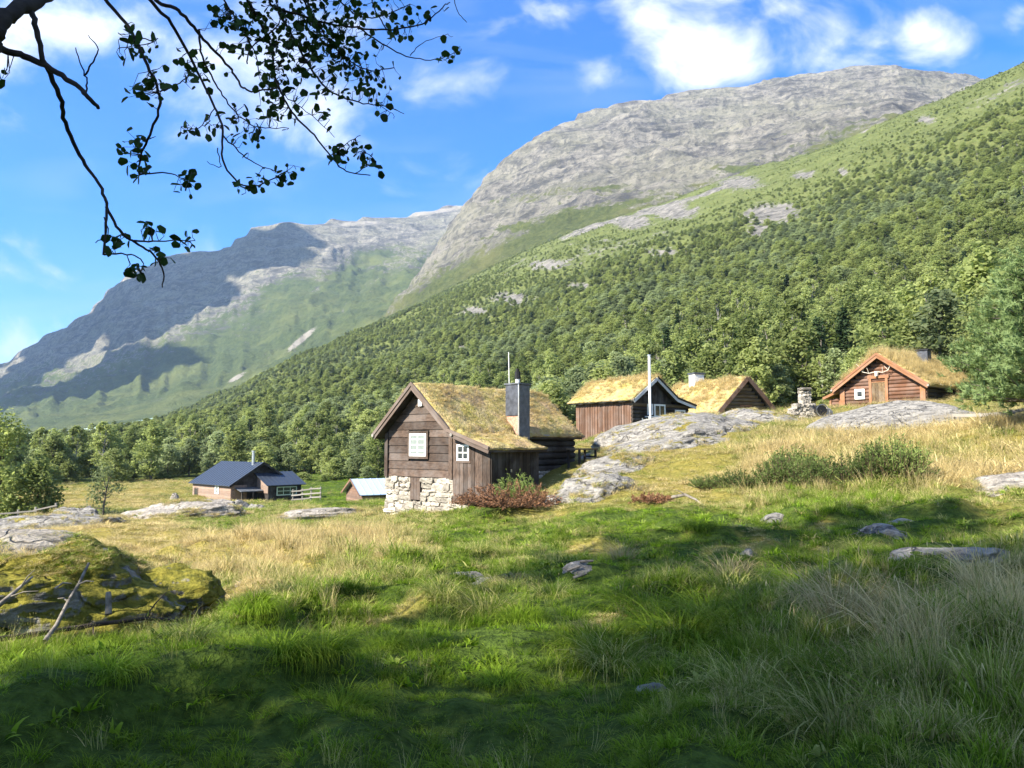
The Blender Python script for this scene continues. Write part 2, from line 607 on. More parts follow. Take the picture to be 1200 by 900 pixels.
def mat_ground():
    n = NT('ground')
    w = n.coord('World')
    dry, rock, far = n.attr('dry'), n.attr('rock'), n.attr('far')
    n1 = n.noise(w, 1.7, 6, 0.62)
    n2 = n.noise(w, 11.0, 4, 0.6)
    soil = n.mix(n.ramp(n2, 0.3, 0.7), (0.030, 0.052, 0.008), (0.075, 0.115, 0.018))
    straw = n.mix(n.ramp(n2, 0.3, 0.7), (0.16, 0.135, 0.030), (0.30, 0.245, 0.065))
    near = n.mix(n.ramp(n.math('ADD', dry, n.math('MULTIPLY', n.math('SUBTRACT', n1, 0.5), 0.5)), 0.15, 0.75), soil, straw)
    f1 = n.noise(w, 0.09, 8, 0.68)
    f2 = n.noise(w, 0.35, 5, 0.65)
    scrub = n.mix(n.ramp(f1, 0.3, 0.68), (0.090, 0.120, 0.034), (0.18, 0.215, 0.072))
    scrub = n.mix(n.ramp(f2, 0.35, 0.75, 0, 0.6), scrub, (0.18, 0.18, 0.06))
    c = n.mix(far, near, scrub)
    r1 = n.noise(w, 0.13, 8, 0.7)
    rk = n.mix(n.ramp(r1, 0.32, 0.68), (0.10, 0.098, 0.092), (0.33, 0.31, 0.275))
    c = n.mix(n.ramp(n.math('ADD', n.math('MULTIPLY', rock, 0.85), n.math('ADD', n.math('MULTIPLY', n.math('SUBTRACT', f2, 0.5), 1.3), n.math('MULTIPLY', n.math('SUBTRACT', f1, 0.5), 1.3))), 0.38, 0.55), c, rk)
    n.color(c)
    n.rough(0.95)
    n.b.inputs['Specular IOR Level'].default_value = 0.08
    hb = n.math('ADD', n.math('MULTIPLY', n2, n.math('SUBTRACT', 1.0, far)), n.math('MULTIPLY', n.math('ADD', f2, n.math('MULTIPLY', f1, 3.0)), n.math('MULTIPLY', far, 28.0)))
    n.bump(hb, 0.10)
    return n.m


def build_ground():
    fin = np.linspace(R(-46), R(46), 420)
    az = np.concatenate([np.linspace(-math.pi, R(-46), 70)[:-1], fin, np.linspace(R(46), math.pi, 70)[1:-1]])
    rr = np.concatenate([[0.25, 0.6], np.geomspace(1.0, 1500, 270)])
    A, D = np.meshgrid(az, rr)
    X, Y = np.sin(A) * D, np.cos(A) * D
    Z = ground_z(X.ravel(), Y.ravel()).reshape(X.shape)
    na, nr = len(az), len(rr)
    idx = np.arange(na * nr).reshape(nr, na)
    nx = np.roll(idx, -1, axis=1)
    F = np.stack([idx[:-1], nx[:-1], nx[1:], idx[1:]], -1).reshape(-1, 4)[:, ::-1]
    V = np.stack([X.ravel(), Y.ravel(), Z.ravel()], 1)
    c = len(V)
    V = np.vstack([V, [[0, 0, gz(0, 0.3)]]])
    # close the hub under the camera with quads
    F = np.vstack([F, np.array([[idx[0, i], c, idx[0, (i + 2) % na], idx[0, (i + 1) % na]] for i in range(0, na - 1, 2)])])
    x, y, z = V.T
    d = np.hypot(x, y)
    dry, h = wetness(x, y)
    me = mesh_np('ground', V, F, mat_ground(), True, {'dry': dry, 'rock': bare(x, y, z), 'far': smooth(105, 170, d)})
    tag(obj('ground', me), kind='structure')


build_ground()


def mat_mountain(name, green):
    n = NT(name)
    w = n.coord('World')
    veg, band = n.attr('veg'), n.attr('band')
    r0 = n.noise(w, 0.006, 6, 0.66, 0.3)
    r1 = n.noise(n.coord('World', (1, 1, 2.3)), 0.016, 9, 0.76, 0.35)
    r2 = n.noise(w, 0.09, 6, 0.75)
    rb = n.noise(n.coord('World', (0.35, 0.35, 3.2)), 0.014, 6, 0.7, 0.5)
    rk = n.mix(n.ramp(r1, 0.38, 0.60), (0.080, 0.077, 0.074), (0.33, 0.305, 0.255))
    rk = n.mix(n.ramp(r0, 0.40, 0.62, 0, 0.6), rk, (0.27, 0.26, 0.185))
    rk = n.mix(n.ramp(r2, 0.50, 0.62, 0, 0.7), rk, (0.085, 0.085, 0.092))
    rk = n.mix(n.ramp(r2, 0.44, 0.30, 0, 0.6), rk, (0.42, 0.40, 0.35))
    rk = n.mix(n.ramp(rb, 0.60, 0.68, 0, 0.75), rk, (0.055, 0.058, 0.068))
    rv = n.noise(n.coord('World', (2.6, 2.6, 0.35)), 0.018, 6, 0.7, 0.4)
    rk = n.mix(n.ramp(rv, 0.54, 0.66, 0, 0.6), rk, (0.07, 0.07, 0.074))
    gr = n.mix(n.ramp(r2, 0.3, 0.7), green[0], green[1])
    gr = n.mix(n.ramp(r0, 0.45, 0.7, 0, 0.8), gr, green[2])
    m = n.math('ADD', veg, n.math('ADD', n.math('MULTIPLY', n.math('SUBTRACT', r1, 0.5), 2.0), n.math('MULTIPLY', n.math('SUBTRACT', r2, 0.5), 1.2)))
    c = n.mix(n.ramp(m, 0.38, 0.62), rk, gr)
    pale = n.attr('pale')
    c = n.mix(n.ramp(n.math('ADD', pale, n.math('MULTIPLY', n.math('SUBTRACT', r2, 0.5), 0.8)), 0.4, 0.65), c, (0.36, 0.33, 0.28))
    n.color(c)
    n.rough(0.92)
    n.b.inputs['Specular IOR Level'].default_value = 0.1
    n.bump(n.math('ADD', n.math('MULTIPLY', r1, 26.0), n.math('MULTIPLY', r2, 7.0)), 1.0)
    return n.m


def ridge_mesh(name, px0, px1, na, sky, crest, foot, foot_py, d_end, nd, shape, rough_amp, seed, mat, veg_fn, pale_fn, end_drop=0.25, gully=0.15):
    """a mountain as terrain over (bearing, distance): foot, flank, crest and the ground behind it"""
    pxs = np.linspace(px0, px1, na)
    az = np.arctan2(pxs - 600, 900 * math.cos(PITCH))
    sp = np.interp(pxs, [s[0] for s in sky], [s[1] for s in sky])
    cd = np.interp(pxs, [s[0] for s in crest], [s[1] for s in crest])
    fp = np.interp(pxs, [s[0] for s in foot_py], [s[1] for s in foot_py])
    t = np.concatenate([np.linspace(0, 1, nd), 1 + np.linspace(0, 1, nd // 3)[1:]])
    T, AZ = np.meshgrid(t, az)
    CD, SP, FP = [np.repeat(a[:, None], len(t), 1) for a in (cd, sp, fp)]
    up = np.clip(T, 0, 1)
    D = np.where(T <= 1, foot + (CD - foot) * T, CD + (d_end - CD) * (T - 1))
    PY = FP + (SP - FP) * shape(up, np.repeat(pxs[:, None], len(t), 1))
    u = (np.repeat(pxs[:, None], len(t), 1) - 600) / 900
    v = (450 - PY) / 900
    c, s = math.cos(PITCH), math.sin(PITCH)
    E = (s + c * v) / np.hypot(u, c - s * v)
    back = np.clip(T - 1, 0, 1)
    Zc = E * np.minimum(D, CD)
    Z = Zc * (1 - end_drop * back)
    X, Y = np.sin(AZ) * D, np.cos(AZ) * D
    amp = rough_amp * (0.15 + 0.85 * smooth(0.02, 0.25, T)) * (1 - 0.45 * smooth(0.8, 1.0, T))
    k = 1 / (rough_amp * 5)
    n = fbm(X * k, Y * k, Z * k * 1.6, octv=7, seed=seed, gain=0.55, ridged=True)
    n2 = fbm(X * k * 0.35, Y * k * 0.35, Z * k * 0.2, octv=3, seed=seed + 7)
    Z = Z + amp * (0.75 * n + 0.55 * n2)
    # ledges: rock benches that run along the flank
    st = rough_amp * 1.1
    q = Z + rough_amp * 0.8 * fbm(X * k * 0.6, Y * k * 0.6, octv=4, seed=seed + 3)
    ph = (q / st) % 1.0
    led = smooth(0.55, 0.95, ph)
    Z = Z + (led - ph) * st * 0.45 * smooth(0.15, 0.5, T) * (1 - back)
    # gullies down the fall line
    gl = fbm(AZ * 46 + 0.6 * n2, T * 3.2, octv=5, seed=seed + 11, ridged=True)
    Z = Z + rough_amp * gully * gl * smooth(0.05, 0.3, T) * (1 - smooth(0.75, 1.0, T))
    Z = Z + EYE.z
    nA, nD = T.shape
    idx = np.arange(nA * nD).reshape(nA, nD)
    F = np.stack([idx[:-1, :-1], idx[:-1, 1:], idx[1:, 1:], idx[1:, :-1]], -1).reshape(-1, 4)[:, ::-1]
    V = np.stack([X.ravel(), Y.ravel(), Z.ravel()], 1)
    P = np.repeat(pxs[:, None], len(t), 1).ravel()
    _, q2 = proj(V[:, 0], V[:, 1], V[:, 2])
    me = mesh_np(name, V, F, mat, True, {'veg': veg_fn(P, q2, V, T.ravel()), 'band': led.ravel(), 'pale': pale_fn(P, q2, V)})
    return tag(obj(name, me), kind='structure')


def blobs(P, Q, lst):
    m = np.zeros_like(P)
    for cx, cy, rx, ry, rot in lst:
        c, s = math.cos(R(rot)), math.sin(R(rot))
        a = ((P - cx) * c + (Q - cy) * s) / rx
        b = (-(P - cx) * s + (Q - cy) * c) / ry
        m = np.maximum(m, np.exp(-(a * a + b * b)))
    return m


# the bare summit behind the wooded slope
GREEN_M = ((0.065, 0.085, 0.024), (0.14, 0.16, 0.048), (0.17, 0.17, 0.06))
def veg_mid(P, Q, V, T):
    lim = np.interp(P, [300, 450, 520, 600, 700, 800, 900, 1000], [330, 350, 305, 268, 232, 222, 190, 140])
    low = smooth(-26, 40, Q - lim)
    streak = smooth(0.05, 0.4, fbm((V[:, 0] + V[:, 2] * 1.2) * 0.012, V[:, 1] * 0.003, V[:, 2] * 0.004, octv=4, seed=44)) * smooth(-110, 10, Q - lim)
    return np.clip(0.04 + 0.85 * low + 0.5 * streak + 0.12 * fbm(V[:, 0] * 0.004, V[:, 1] * 0.004, octv=4, seed=4), 0, 1)


ridge_mesh('bare_mountain', 330, 1330, 430,
           [(330, 470), (400, 425), (440, 384), (480, 330), (505, 296), (530, 262), (545, 240), (568, 214), (590, 190), (620, 168), (650, 150), (700, 128), (745, 118), (800, 111), (870, 102), (915, 92), (960, 83), (1010, 78), (1060, 77), (1140, 89), (1200, 96), (1330, 110)],
           [(330, 1500), (545, 1750), (700, 2050), (900, 2300), (1330, 2500)], 900,
           [(330, 500), (450, 440), (530, 395), (620, 350), (700, 310), (850, 260), (1030, 210), (1330, 150)], 3200, 250,
           lambda t, p: 1 - (1 - t) ** 1.35, 42, 40, mat_mountain('bare_mountain_rock', GREEN_M), veg_mid,
           lambda P, Q, V: blobs(P, Q, [(560, 232, 20, 5, -60), (505, 300, 12, 40, 35), (590, 215, 30, 8, -20)]) * 0.5)

# the far mountain across the valley
def veg_far(P, Q, V, T):
    lim = np.interp(P, [-200, 0, 100, 170, 250, 330, 400, 470, 560], [460, 445, 430, 408, 366, 330, 315, 297, 280])
    low = smooth(-45, 50, Q - lim)
    g = blobs(P, Q, [(335, 345, 30, 20, -20), (240, 430, 30, 9, -25), (400, 330, 40, 16, -40), (450, 360, 40, 22, -35), (430, 300, 30, 12, -10)])
    return np.clip(0.06 + 0.78 * low + 0.5 * g + 0.12 * fbm(V[:, 0] * 0.002, V[:, 1] * 0.002, octv=4, seed=8), 0, 1)


ridge_mesh('far_mountain', -420, 760, 430,
           [(-420, 470), (-200, 455), (-60, 440), (0, 424), (60, 390), (100, 364), (122, 342), (140, 326), (160, 314), (180, 306), (222, 298), (248, 297), (268, 284), (290, 268), (315, 267), (335, 262), (350, 265), (400, 261), (440, 256), (470, 252), (510, 246), (545, 237), (600, 238), (760, 250)],
           [(-420, 4200), (0, 3900), (200, 3300), (350, 3100), (545, 3500), (760, 3800)], 1450,
           [(-420, 522), (0, 512), (150, 500), (300, 470), (400, 430), (500, 390), (760, 360)], 5600, 240,
           lambda t, p: (1 - smooth(260, 520, p)) * (0.42 * t + 0.58 * smooth(0.12, 1.0, t) ** 1.2) + smooth(260, 520, p) * (0.65 * t + 0.35 * t * t), 52, 70,
           mat_mountain('far_mountain_rock', ((0.050, 0.072, 0.022), (0.105, 0.135, 0.042), (0.17, 0.19, 0.06))), veg_far,
           lambda P, Q, V: np.maximum(blobs(P, Q, [(352, 398, 26, 4, -40), (278, 442, 14, 3, -30), (545, 240, 16, 3, -5)]), 0.8 * blobs(P, Q, [(500, 249, 60, 4, -8), (420, 262, 40, 4, -3)])), 0.3, 0.32)

# valley floor beyond the ground sheet, to the horizon
def valley():
    n = 64
    a = np.linspace(0, 2 * math.pi, n, endpoint=False)
    rr = [900, 2500, 9000, 20000]
    V = [(math.sin(t) * r, math.cos(t) * r, -16.0 - (r > 1000) * 4) for r in rr for t in a]
    F = [(i * n + j, (i + 1) * n + j, (i + 1) * n + (j + 1) % n, i * n + (j + 1) % n) for i in range(3) for j in range(n)]
    me = mesh_np('valley_floor', V, F, plain('valley_green', (0.06, 0.085, 0.03), 0.95, var=0.4, scale=0.01))
    tag(obj('valley_floor', me), kind='structure')


valley()
# ------------------------------------------------------------------ building kit
_cube = {}
_V8 = [(x, y, z) for x in (-.5, .5) for y in (-.5, .5) for z in (-.5, .5)]
_F6 = [(0, 1, 3, 2), (4, 6, 7, 5), (0, 4, 5, 1), (2, 3, 7, 6), (0, 2, 6, 4), (1, 5, 7, 3)]


def unit(mat, kind='cube'):
    k = (mat.name, kind)
    if k not in _cube:
        if kind == 'cube':
            _cube[k] = mesh_np('board', _V8, _F6, mat)
        else:
            n = 9
            V = [(x, math.cos(2 * math.pi * i / n) * .5, math.sin(2 * math.pi * i / n) * .5) for x in (-.5, .5) for i in range(n)]
            F = [(i, (i + 1) % n, n + (i + 1) % n, n + i) for i in range(n)] + [tuple(range(n))[::-1], tuple(range(n, 2 * n))]
            _cube[k] = mesh_np('log', V, F, mat)
    return _cube[k]


def box(name, parent, mat, x, y, z, jit=0.0, rot=(0, 0, 0)):
    j = [random.uniform(-jit, jit) for _ in range(3)]
    o = obj(name, unit(mat), parent, ((x[0] + x[1]) / 2 + j[0], (y[0] + y[1]) / 2 + j[1], (z[0] + z[1]) / 2 + j[2]), rot,
            (abs(x[1] - x[0]), abs(y[1] - y[0]), abs(z[1] - z[0])))
    return o


def sub(o, parent):
    """make o a child of a part without moving it (both share the same thing)"""
    bpy.context.view_layer.update()
    mw = o.matrix_world.copy()
    o.parent = parent
    o.matrix_parent_inverse = parent.matrix_world.inverted()
    o.matrix_world = mw
    return o


def beam(name, parent, mat, p0, p1, w, h=None, kind='cube'):
    """a bar or log from p0 to p1"""
    p0, p1 = Vector(p0), Vector(p1)
    d = p1 - p0
    q = d.to_track_quat('X', 'Z')
    o = obj(name, unit(mat, kind), parent, (p0 + p1) / 2, q.to_euler(), (d.length, w, h or w))
    return o


def plank(name, parent, mat, quad, y0, yb, yt):
    """lapped board on a front face: quad of (x, z) from bottom left round; y outward is negative"""
    (a, b, c, d) = quad
    V = [(a[0], y0, a[1]), (b[0], y0, b[1]), (c[0], y0, c[1]), (d[0], y0, d[1]),
         (a[0], y0 - yb, a[1]), (b[0], y0 - yb, b[1]), (c[0], y0 - yt, c[1]), (d[0], y0 - yt, d[1])]
    cx = sum(v[0] for v in V) / 8
    cy = sum(v[1] for v in V) / 8
    cz = sum(v[2] for v in V) / 8
    V = [(v[0] - cx, v[1] - cy, v[2] - cz) for v in V]
    F = [(0, 1, 2, 3), (7, 6, 5, 4), (4, 5, 1, 0), (5, 6, 2, 1), (6, 7, 3, 2), (7, 4, 0, 3)]
    return obj(name, mesh_np(name, V, F, mat), parent, (cx, cy, cz))


class Face:
    """a wall plane in a building's own axes: front (-y), left (-x), right (+x)"""
    def __init__(self, kind, at0):
        self.k, self.a = kind, at0

    def box(self, name, parent, mat, u, o, z, jit=0.0):
        if self.k == 'front':
            return box(name, parent, mat, u, (self.a - o[1], self.a - o[0]), z, jit)
        if self.k == 'left':
            return box(name, parent, mat, (self.a - o[1], self.a - o[0]), u, z, jit)
        return box(name, parent, mat, (self.a + o[0], self.a + o[1]), u, z, jit)

    def pt(self, u, o, z):
        return (u, self.a - o, z) if self.k == 'front' else (self.a - o, u, z) if self.k == 'left' else (self.a + o, u, z)


def window(face, parent, frame_m, glass_m, u0, u1, z0, z1, nx, nz, bar=0.06, out=0.05, trim=None, tw=0.08):
    w = face.box('window', parent, glass_m, (u0 + bar, u1 - bar), (out - 0.03, out - 0.02), (z0 + bar, z1 - bar))
    items = []
    for a, b, c, d in ((u0, u1, z0, z0 + bar), (u0, u1, z1 - bar, z1), (u0, u0 + bar, z0 + bar, z1 - bar), (u1 - bar, u1, z0 + bar, z1 - bar)):
        items.append(face.box('frame', parent, frame_m, (a, b), (0.0, out), (c, d)))
    mb = max(0.035, bar * 0.55)
    for i in range(1, nx):
        u = u0 + (u1 - u0) * i / nx
        items.append(face.box('glazing_bar', parent, frame_m, (u - mb / 2, u + mb / 2), (out - 0.025, out - 0.006), (z0 + bar, z1 - bar)))
    for i in range(1, nz):
        z = z0 + (z1 - z0) * i / nz
        items.append(face.box('glazing_bar', parent, frame_m, (u0 + bar, u1 - bar), (out - 0.024, out - 0.008), (z - mb / 2, z + mb / 2)))
    if trim:
        for a, b, c, d in ((u0 - tw, u1 + tw, z0 - tw, z0), (u0 - tw, u1 + tw, z1, z1 + tw), (u0 - tw, u0, z0, z1), (u1, u1 + tw, z0, z1)):
            items.append(face.box('trim', parent, trim, (a, b), (0.0, out - 0.012), (c, d)))
    for i in items:
        sub(i, w)
    return w


def gable_courses(parent, mat, xl, xr, z0, ztop, lim, step, y0, name='board', holes=(), lap=(0.045, 0.015)):
    """horizontal boards across a gable; lim(z) -> (left, right); holes are (x0, x1, z0, z1)"""
    z = z0
    while z < ztop - 0.03:
        h = step * random.uniform(0.92, 1.08)
        z1 = min(z + h, ztop)
        a, b = lim(z)
        c, d = lim(z1)
        cuts = [(a, b, c, d)]
        for hx0, hx1, hz0, hz1 in holes:
            if z < hz1 - 0.02 and z1 > hz0 + 0.02:
                new = []
                for (p, q, r, s) in cuts:
                    if hx0 > p and hx1 < q:
                        new += [(p, hx0, r, hx0), (hx1, q, hx1, s)]
                    else:
                        new.append((p, q, r, s))
                cuts = new
        for (p, q, r, s) in cuts:
            if q - p > 0.04:
                plank(name, parent, mat, ((p, z), (q, z), (max(s, r + 0.01), z1 - 0.012), (r, z1 - 0.012)), y0, lap[0], lap[1])
        z = z1


def face_boards(face, parent, mat, u0, u1, zb, zt, w, name='board', thick=0.03, gap=0.012):
    """upright boards; zb and zt may be functions of u"""
    u = u0
    fb = zb if callable(zb) else (lambda q: zb)
    ft = zt if callable(zt) else (lambda q: zt)
    while u < u1 - 0.03:
        b = min(u + w * random.uniform(0.85, 1.15), u1)
        ui, uj = u + gap / 2, b - gap / 2
        t = thick * random.uniform(0.7, 1.3)
        if face.k == 'front':
            plank(name, parent, mat, ((ui, fb(ui)), (uj, fb(uj)), (uj, ft(uj)), (ui, ft(ui))), face.a, t, t)
        else:
            face.box(name, parent, mat, (ui, uj), (0, t), (fb(u), ft(u)))
        u = b


def log_wall(parent, mat, p0, p1, z0, z1, r, name='log'):
    p0, p1 = Vector((*p0, 0)), Vector((*p1, 0))
    n = max(1, round((z1 - z0) / r))
    h = (z1 - z0) / n
    for i in range(n):
        z = z0 + h * (i + .5)
        e = (p1 - p0).normalized() * random.uniform(0.02, 0.10)
        beam(name, parent, mat, p0 - e + Vector((0, 0, z)), p1 + e + Vector((0, 0, z)), h * 0.98, h * 1.06, 'log')


def inst_group(name, variants):
    c = bpy.data.collections.new(name)
    for i, o in enumerate(variants):
        c.objects.link(o)
    return c


def variant(name, me):
    return bpy.data.objects.new(name, me)


_gn = {}


def gn_for(coll):
    if coll.name in _gn:
        return _gn[coll.name]
    g = bpy.data.node_groups.new('scatter_' + coll.name, 'GeometryNodeTree')
    g.interface.new_socket('Geometry', in_out='INPUT', socket_type='NodeSocketGeometry')
    g.interface.new_socket('Geometry', in_out='OUTPUT', socket_type='NodeSocketGeometry')
    N, L = g.nodes, g.links
    gi, go = N.new('NodeGroupInput'), N.new('NodeGroupOutput')
    ci = N.new('GeometryNodeCollectionInfo')
    ci.inputs['Collection'].default_value = coll
    ci.inputs['Separate Children'].default_value = True
    ci.inputs['Reset Children'].default_value = True
    ip = N.new('GeometryNodeInstanceOnPoints')
    ip.inputs['Pick Instance'].default_value = True

    def na(nm, t):
        a = N.new('GeometryNodeInputNamedAttribute')
        a.data_type = t
        a.inputs['Name'].default_value = nm
        return [s for s in a.outputs if s.enabled][0]
    e = N.new('FunctionNodeEulerToRotation')
    L.new(gi.outputs[0], ip.inputs['Points'])
    L.new(ci.outputs[0], ip.inputs['Instance'])
    L.new(na('idx', 'INT'), ip.inputs['Instance Index'])
    L.new(na('rot', 'FLOAT_VECTOR'), e.inputs[0])
    L.new(e.outputs[0], ip.inputs['Rotation'])
    L.new(na('scl', 'FLOAT_VECTOR'), ip.inputs['Scale'])
    L.new(ip.outputs[0], go.inputs[0])
    _gn[coll.name] = g
    return g


def scatter(name, P, rot, scl, idx, coll, attrs=None, parent=None, label=None, cat=None):
    """one object of uncountable stuff: variants of coll on points"""
    P = np.asarray(P, np.float32)
    n = len(P)
    me = bpy.data.meshes.new(name)
    me.vertices.add(n)
    me.vertices.foreach_set('co', P.ravel())
    a = me.attributes.new('rot', 'FLOAT_VECTOR', 'POINT')
    a.data.foreach_set('vector', np.asarray(rot, np.float32).ravel())
    a = me.attributes.new('scl', 'FLOAT_VECTOR', 'POINT')
    scl = np.asarray(scl, np.float32)
    if scl.ndim == 1:
        scl = np.repeat(scl[:, None], 3, 1)
    a.data.foreach_set('vector', scl.ravel())
    a = me.attributes.new('idx', 'INT', 'POINT')
    a.data.foreach_set('value', np.asarray(idx, np.int32))
    for k, v in (attrs or {}).items():
        a = me.attributes.new(k, 'FLOAT', 'POINT')
        a.data.foreach_set('value', np.asarray(v, np.float32))
    o = obj(name, me, parent)
    m = o.modifiers.new('scatter', 'NODES')
    m.node_group = gn_for(coll)
    return tag(o, label, cat, kind='stuff')


# ------------------------------------------------------------------ grass kit
def blades(n, rad, hmin, hmax, width, bend, seed, lean=0.25, segs=3, heads=0.0):
    r = np.random.default_rng(seed)
    V, F, T, S = [], [], [], []
    for i in range(n):
        a = r.uniform(0, 2 * math.pi)
        q = rad * math.sqrt(r.uniform(0, 1))
        b = np.array([q * math.cos(a), q * math.sin(a), -0.02])
        out = a + r.normal(0, 0.7)
        h = r.uniform(hmin, hmax)
        le = lean * r.uniform(0.3, 1.3) * (0.4 + q / max(rad, 1e-3))
        bd = bend * r.uniform(0.3, 1.4)
        w = width * r.uniform(0.7, 1.3)
        side = np.array([-math.sin(out), math.cos(out), 0]) if r.random() < .5 else np.array([math.cos(out + .6), math.sin(out + .6), 0])
        o = len(V)
        tone = r.uniform(0, 1)
        for s in range(segs + 1):
            t = s / segs
            ang = le + bd * t * t
            c = b + np.array([math.cos(out) * math.sin(ang) * h * t, math.sin(out) * math.sin(ang) * h * t, math.cos(ang * 0.8) * h * t])
            ww = w * (1 - t) ** 0.7 * 0.5
            if s < segs:
                V += [c - side * ww, c + side * ww]
                T += [t, t]
                S += [tone, tone]
            else:
                V.append(c)
                T.append(t)
                S.append(tone)
        for s in range(segs - 1):
            k = o + 2 * s
            F.append((k, k + 1, k + 3, k + 2))
        k = o + 2 * (segs - 1)
        F.append((k, k + 1, k + 2))
        if r.random() < heads:
            tip = V[-1]
            k = len(V)
            hl = r.uniform(0.05, 0.10)
            V += [tip, tip + side * 0.006 + np.array([0, 0, hl * .5]), tip + np.array([0.006, 0.004, hl]), tip - side * 0.006 + np.array([0, 0, hl * .5])]
            T += [1.2] * 4
            S += [tone] * 4
            F.append((k, k + 1, k + 2, k + 3))
    return V, F, T, S


def mat_grass():
    n = NT('grass_blades')
    t, tone = n.attr('t'), n.attr('tone')
    dry = n.attr('dry', 'INSTANCER')
    r = n.rnd()
    g = n.mix(tone, (0.045, 0.105, 0.004), (0.180, 0.300, 0.015))
    g = n.mix(n.math('MULTIPLY', n.ramp(t, 0.1, 1.0), 0.55), g, (0.28, 0.340, 0.045))
    s = n.mix(tone, (0.36, 0.28, 0.115), (0.66, 0.54, 0.28))
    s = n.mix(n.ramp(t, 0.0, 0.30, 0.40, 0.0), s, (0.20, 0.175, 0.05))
    k = n.math('ADD', n.math('MULTIPLY', dry, 1.25), n.math('SUBTRACT', n.math('MULTIPLY', tone, 0.42), 0.30))
    c = n.mix(n.ramp(k, 0.12, 0.80), g, s)
    hv = n.new('ShaderNodeHueSaturation')
    n.put(hv.inputs['Color'], c)
    n.put(hv.inputs['Value'], n.ramp(r, 0, 1, 0.72, 1.22))
    n.color(hv.outputs[0])
    n.rough(0.6)
    n.b.inputs['Specular IOR Level'].default_value = 0.08
    tr = n.new('ShaderNodeBsdfTranslucent')
    h2 = n.new('ShaderNodeHueSaturation')
    n.put(h2.inputs['Color'], hv.outputs[0])
    h2.inputs['Value'].default_value = 1.35
    n.L.new(h2.outputs[0], tr.inputs['Color'])
    ms = n.new('ShaderNodeMixShader')
    ms.inputs[0].default_value = 0.38
    n.L.new(n.b.outputs[0], ms.inputs[1])
    n.L.new(tr.outputs[0], ms.inputs[2])
    n.L.new(ms.outputs[0], n.out.inputs['Surface'])
    return n.m


M_GRASS = mat_grass()


def tuft(name, *a, **k):
    V, F, T, S = blades(*a, **k)
    return variant(name, mesh_np(name, np.array(V), F, M_GRASS, False, {'t': T, 'tone': S}))


# heights are about 1: scaled on the ground. 0-2 short sward, 3-5 tall loose grass, 6-7 seed-headed stems
TUFTS = inst_group('tufts', [tuft('tuft_a%d' % i, 46, 0.55, 0.35, 1.0, 0.045, 0.9, 100 + i, 0.45) for i in range(3)] +
                   [tuft('tuft_b%d' % i, 40, 0.28, 0.45, 1.0, 0.020, 1.0, 200 + i, 0.35, 4) for i in range(3)] +
                   [tuft('tuft_c%d' % i, 26, 0.26, 0.55, 1.0, 0.011, 0.5, 300 + i, 0.22, 3, heads=0.6) for i in range(2)] +
                   [tuft('tuft_d%d' % i, 13, 0.5, 0.5, 1.1, 0.26, 1.3, 400 + i, 0.9, 4) for i in range(2)])

M_SOD = None


def mat_sod():
    n = NT('sod')
    w = n.coord('World')
    a = n.noise(w, 2.2, 5, 0.65)
    b = n.noise(w, 9.0, 4, 0.6)
    c = n.mix(n.ramp(a, 0.32, 0.66), (0.28, 0.25, 0.065), (0.45, 0.36, 0.18))
    c = n.mix(n.ramp(b, 0.45, 0.75, 0, 0.6), c, (0.14, 0.10, 0.035))
    c = n.mix(n.ramp(n.noise(w, 0.9, 4, 0.6), 0.42, 0.62, 0, 0.8), c, (0.35, 0.245, 0.14))
    n.color(c)
    n.rough(0.95)
    n.b.inputs['Specular IOR Level'].default_value = 0.05
    n.bump(n.math('ADD', a, b), 0.08)
    return n.m


M_SOD = mat_sod()


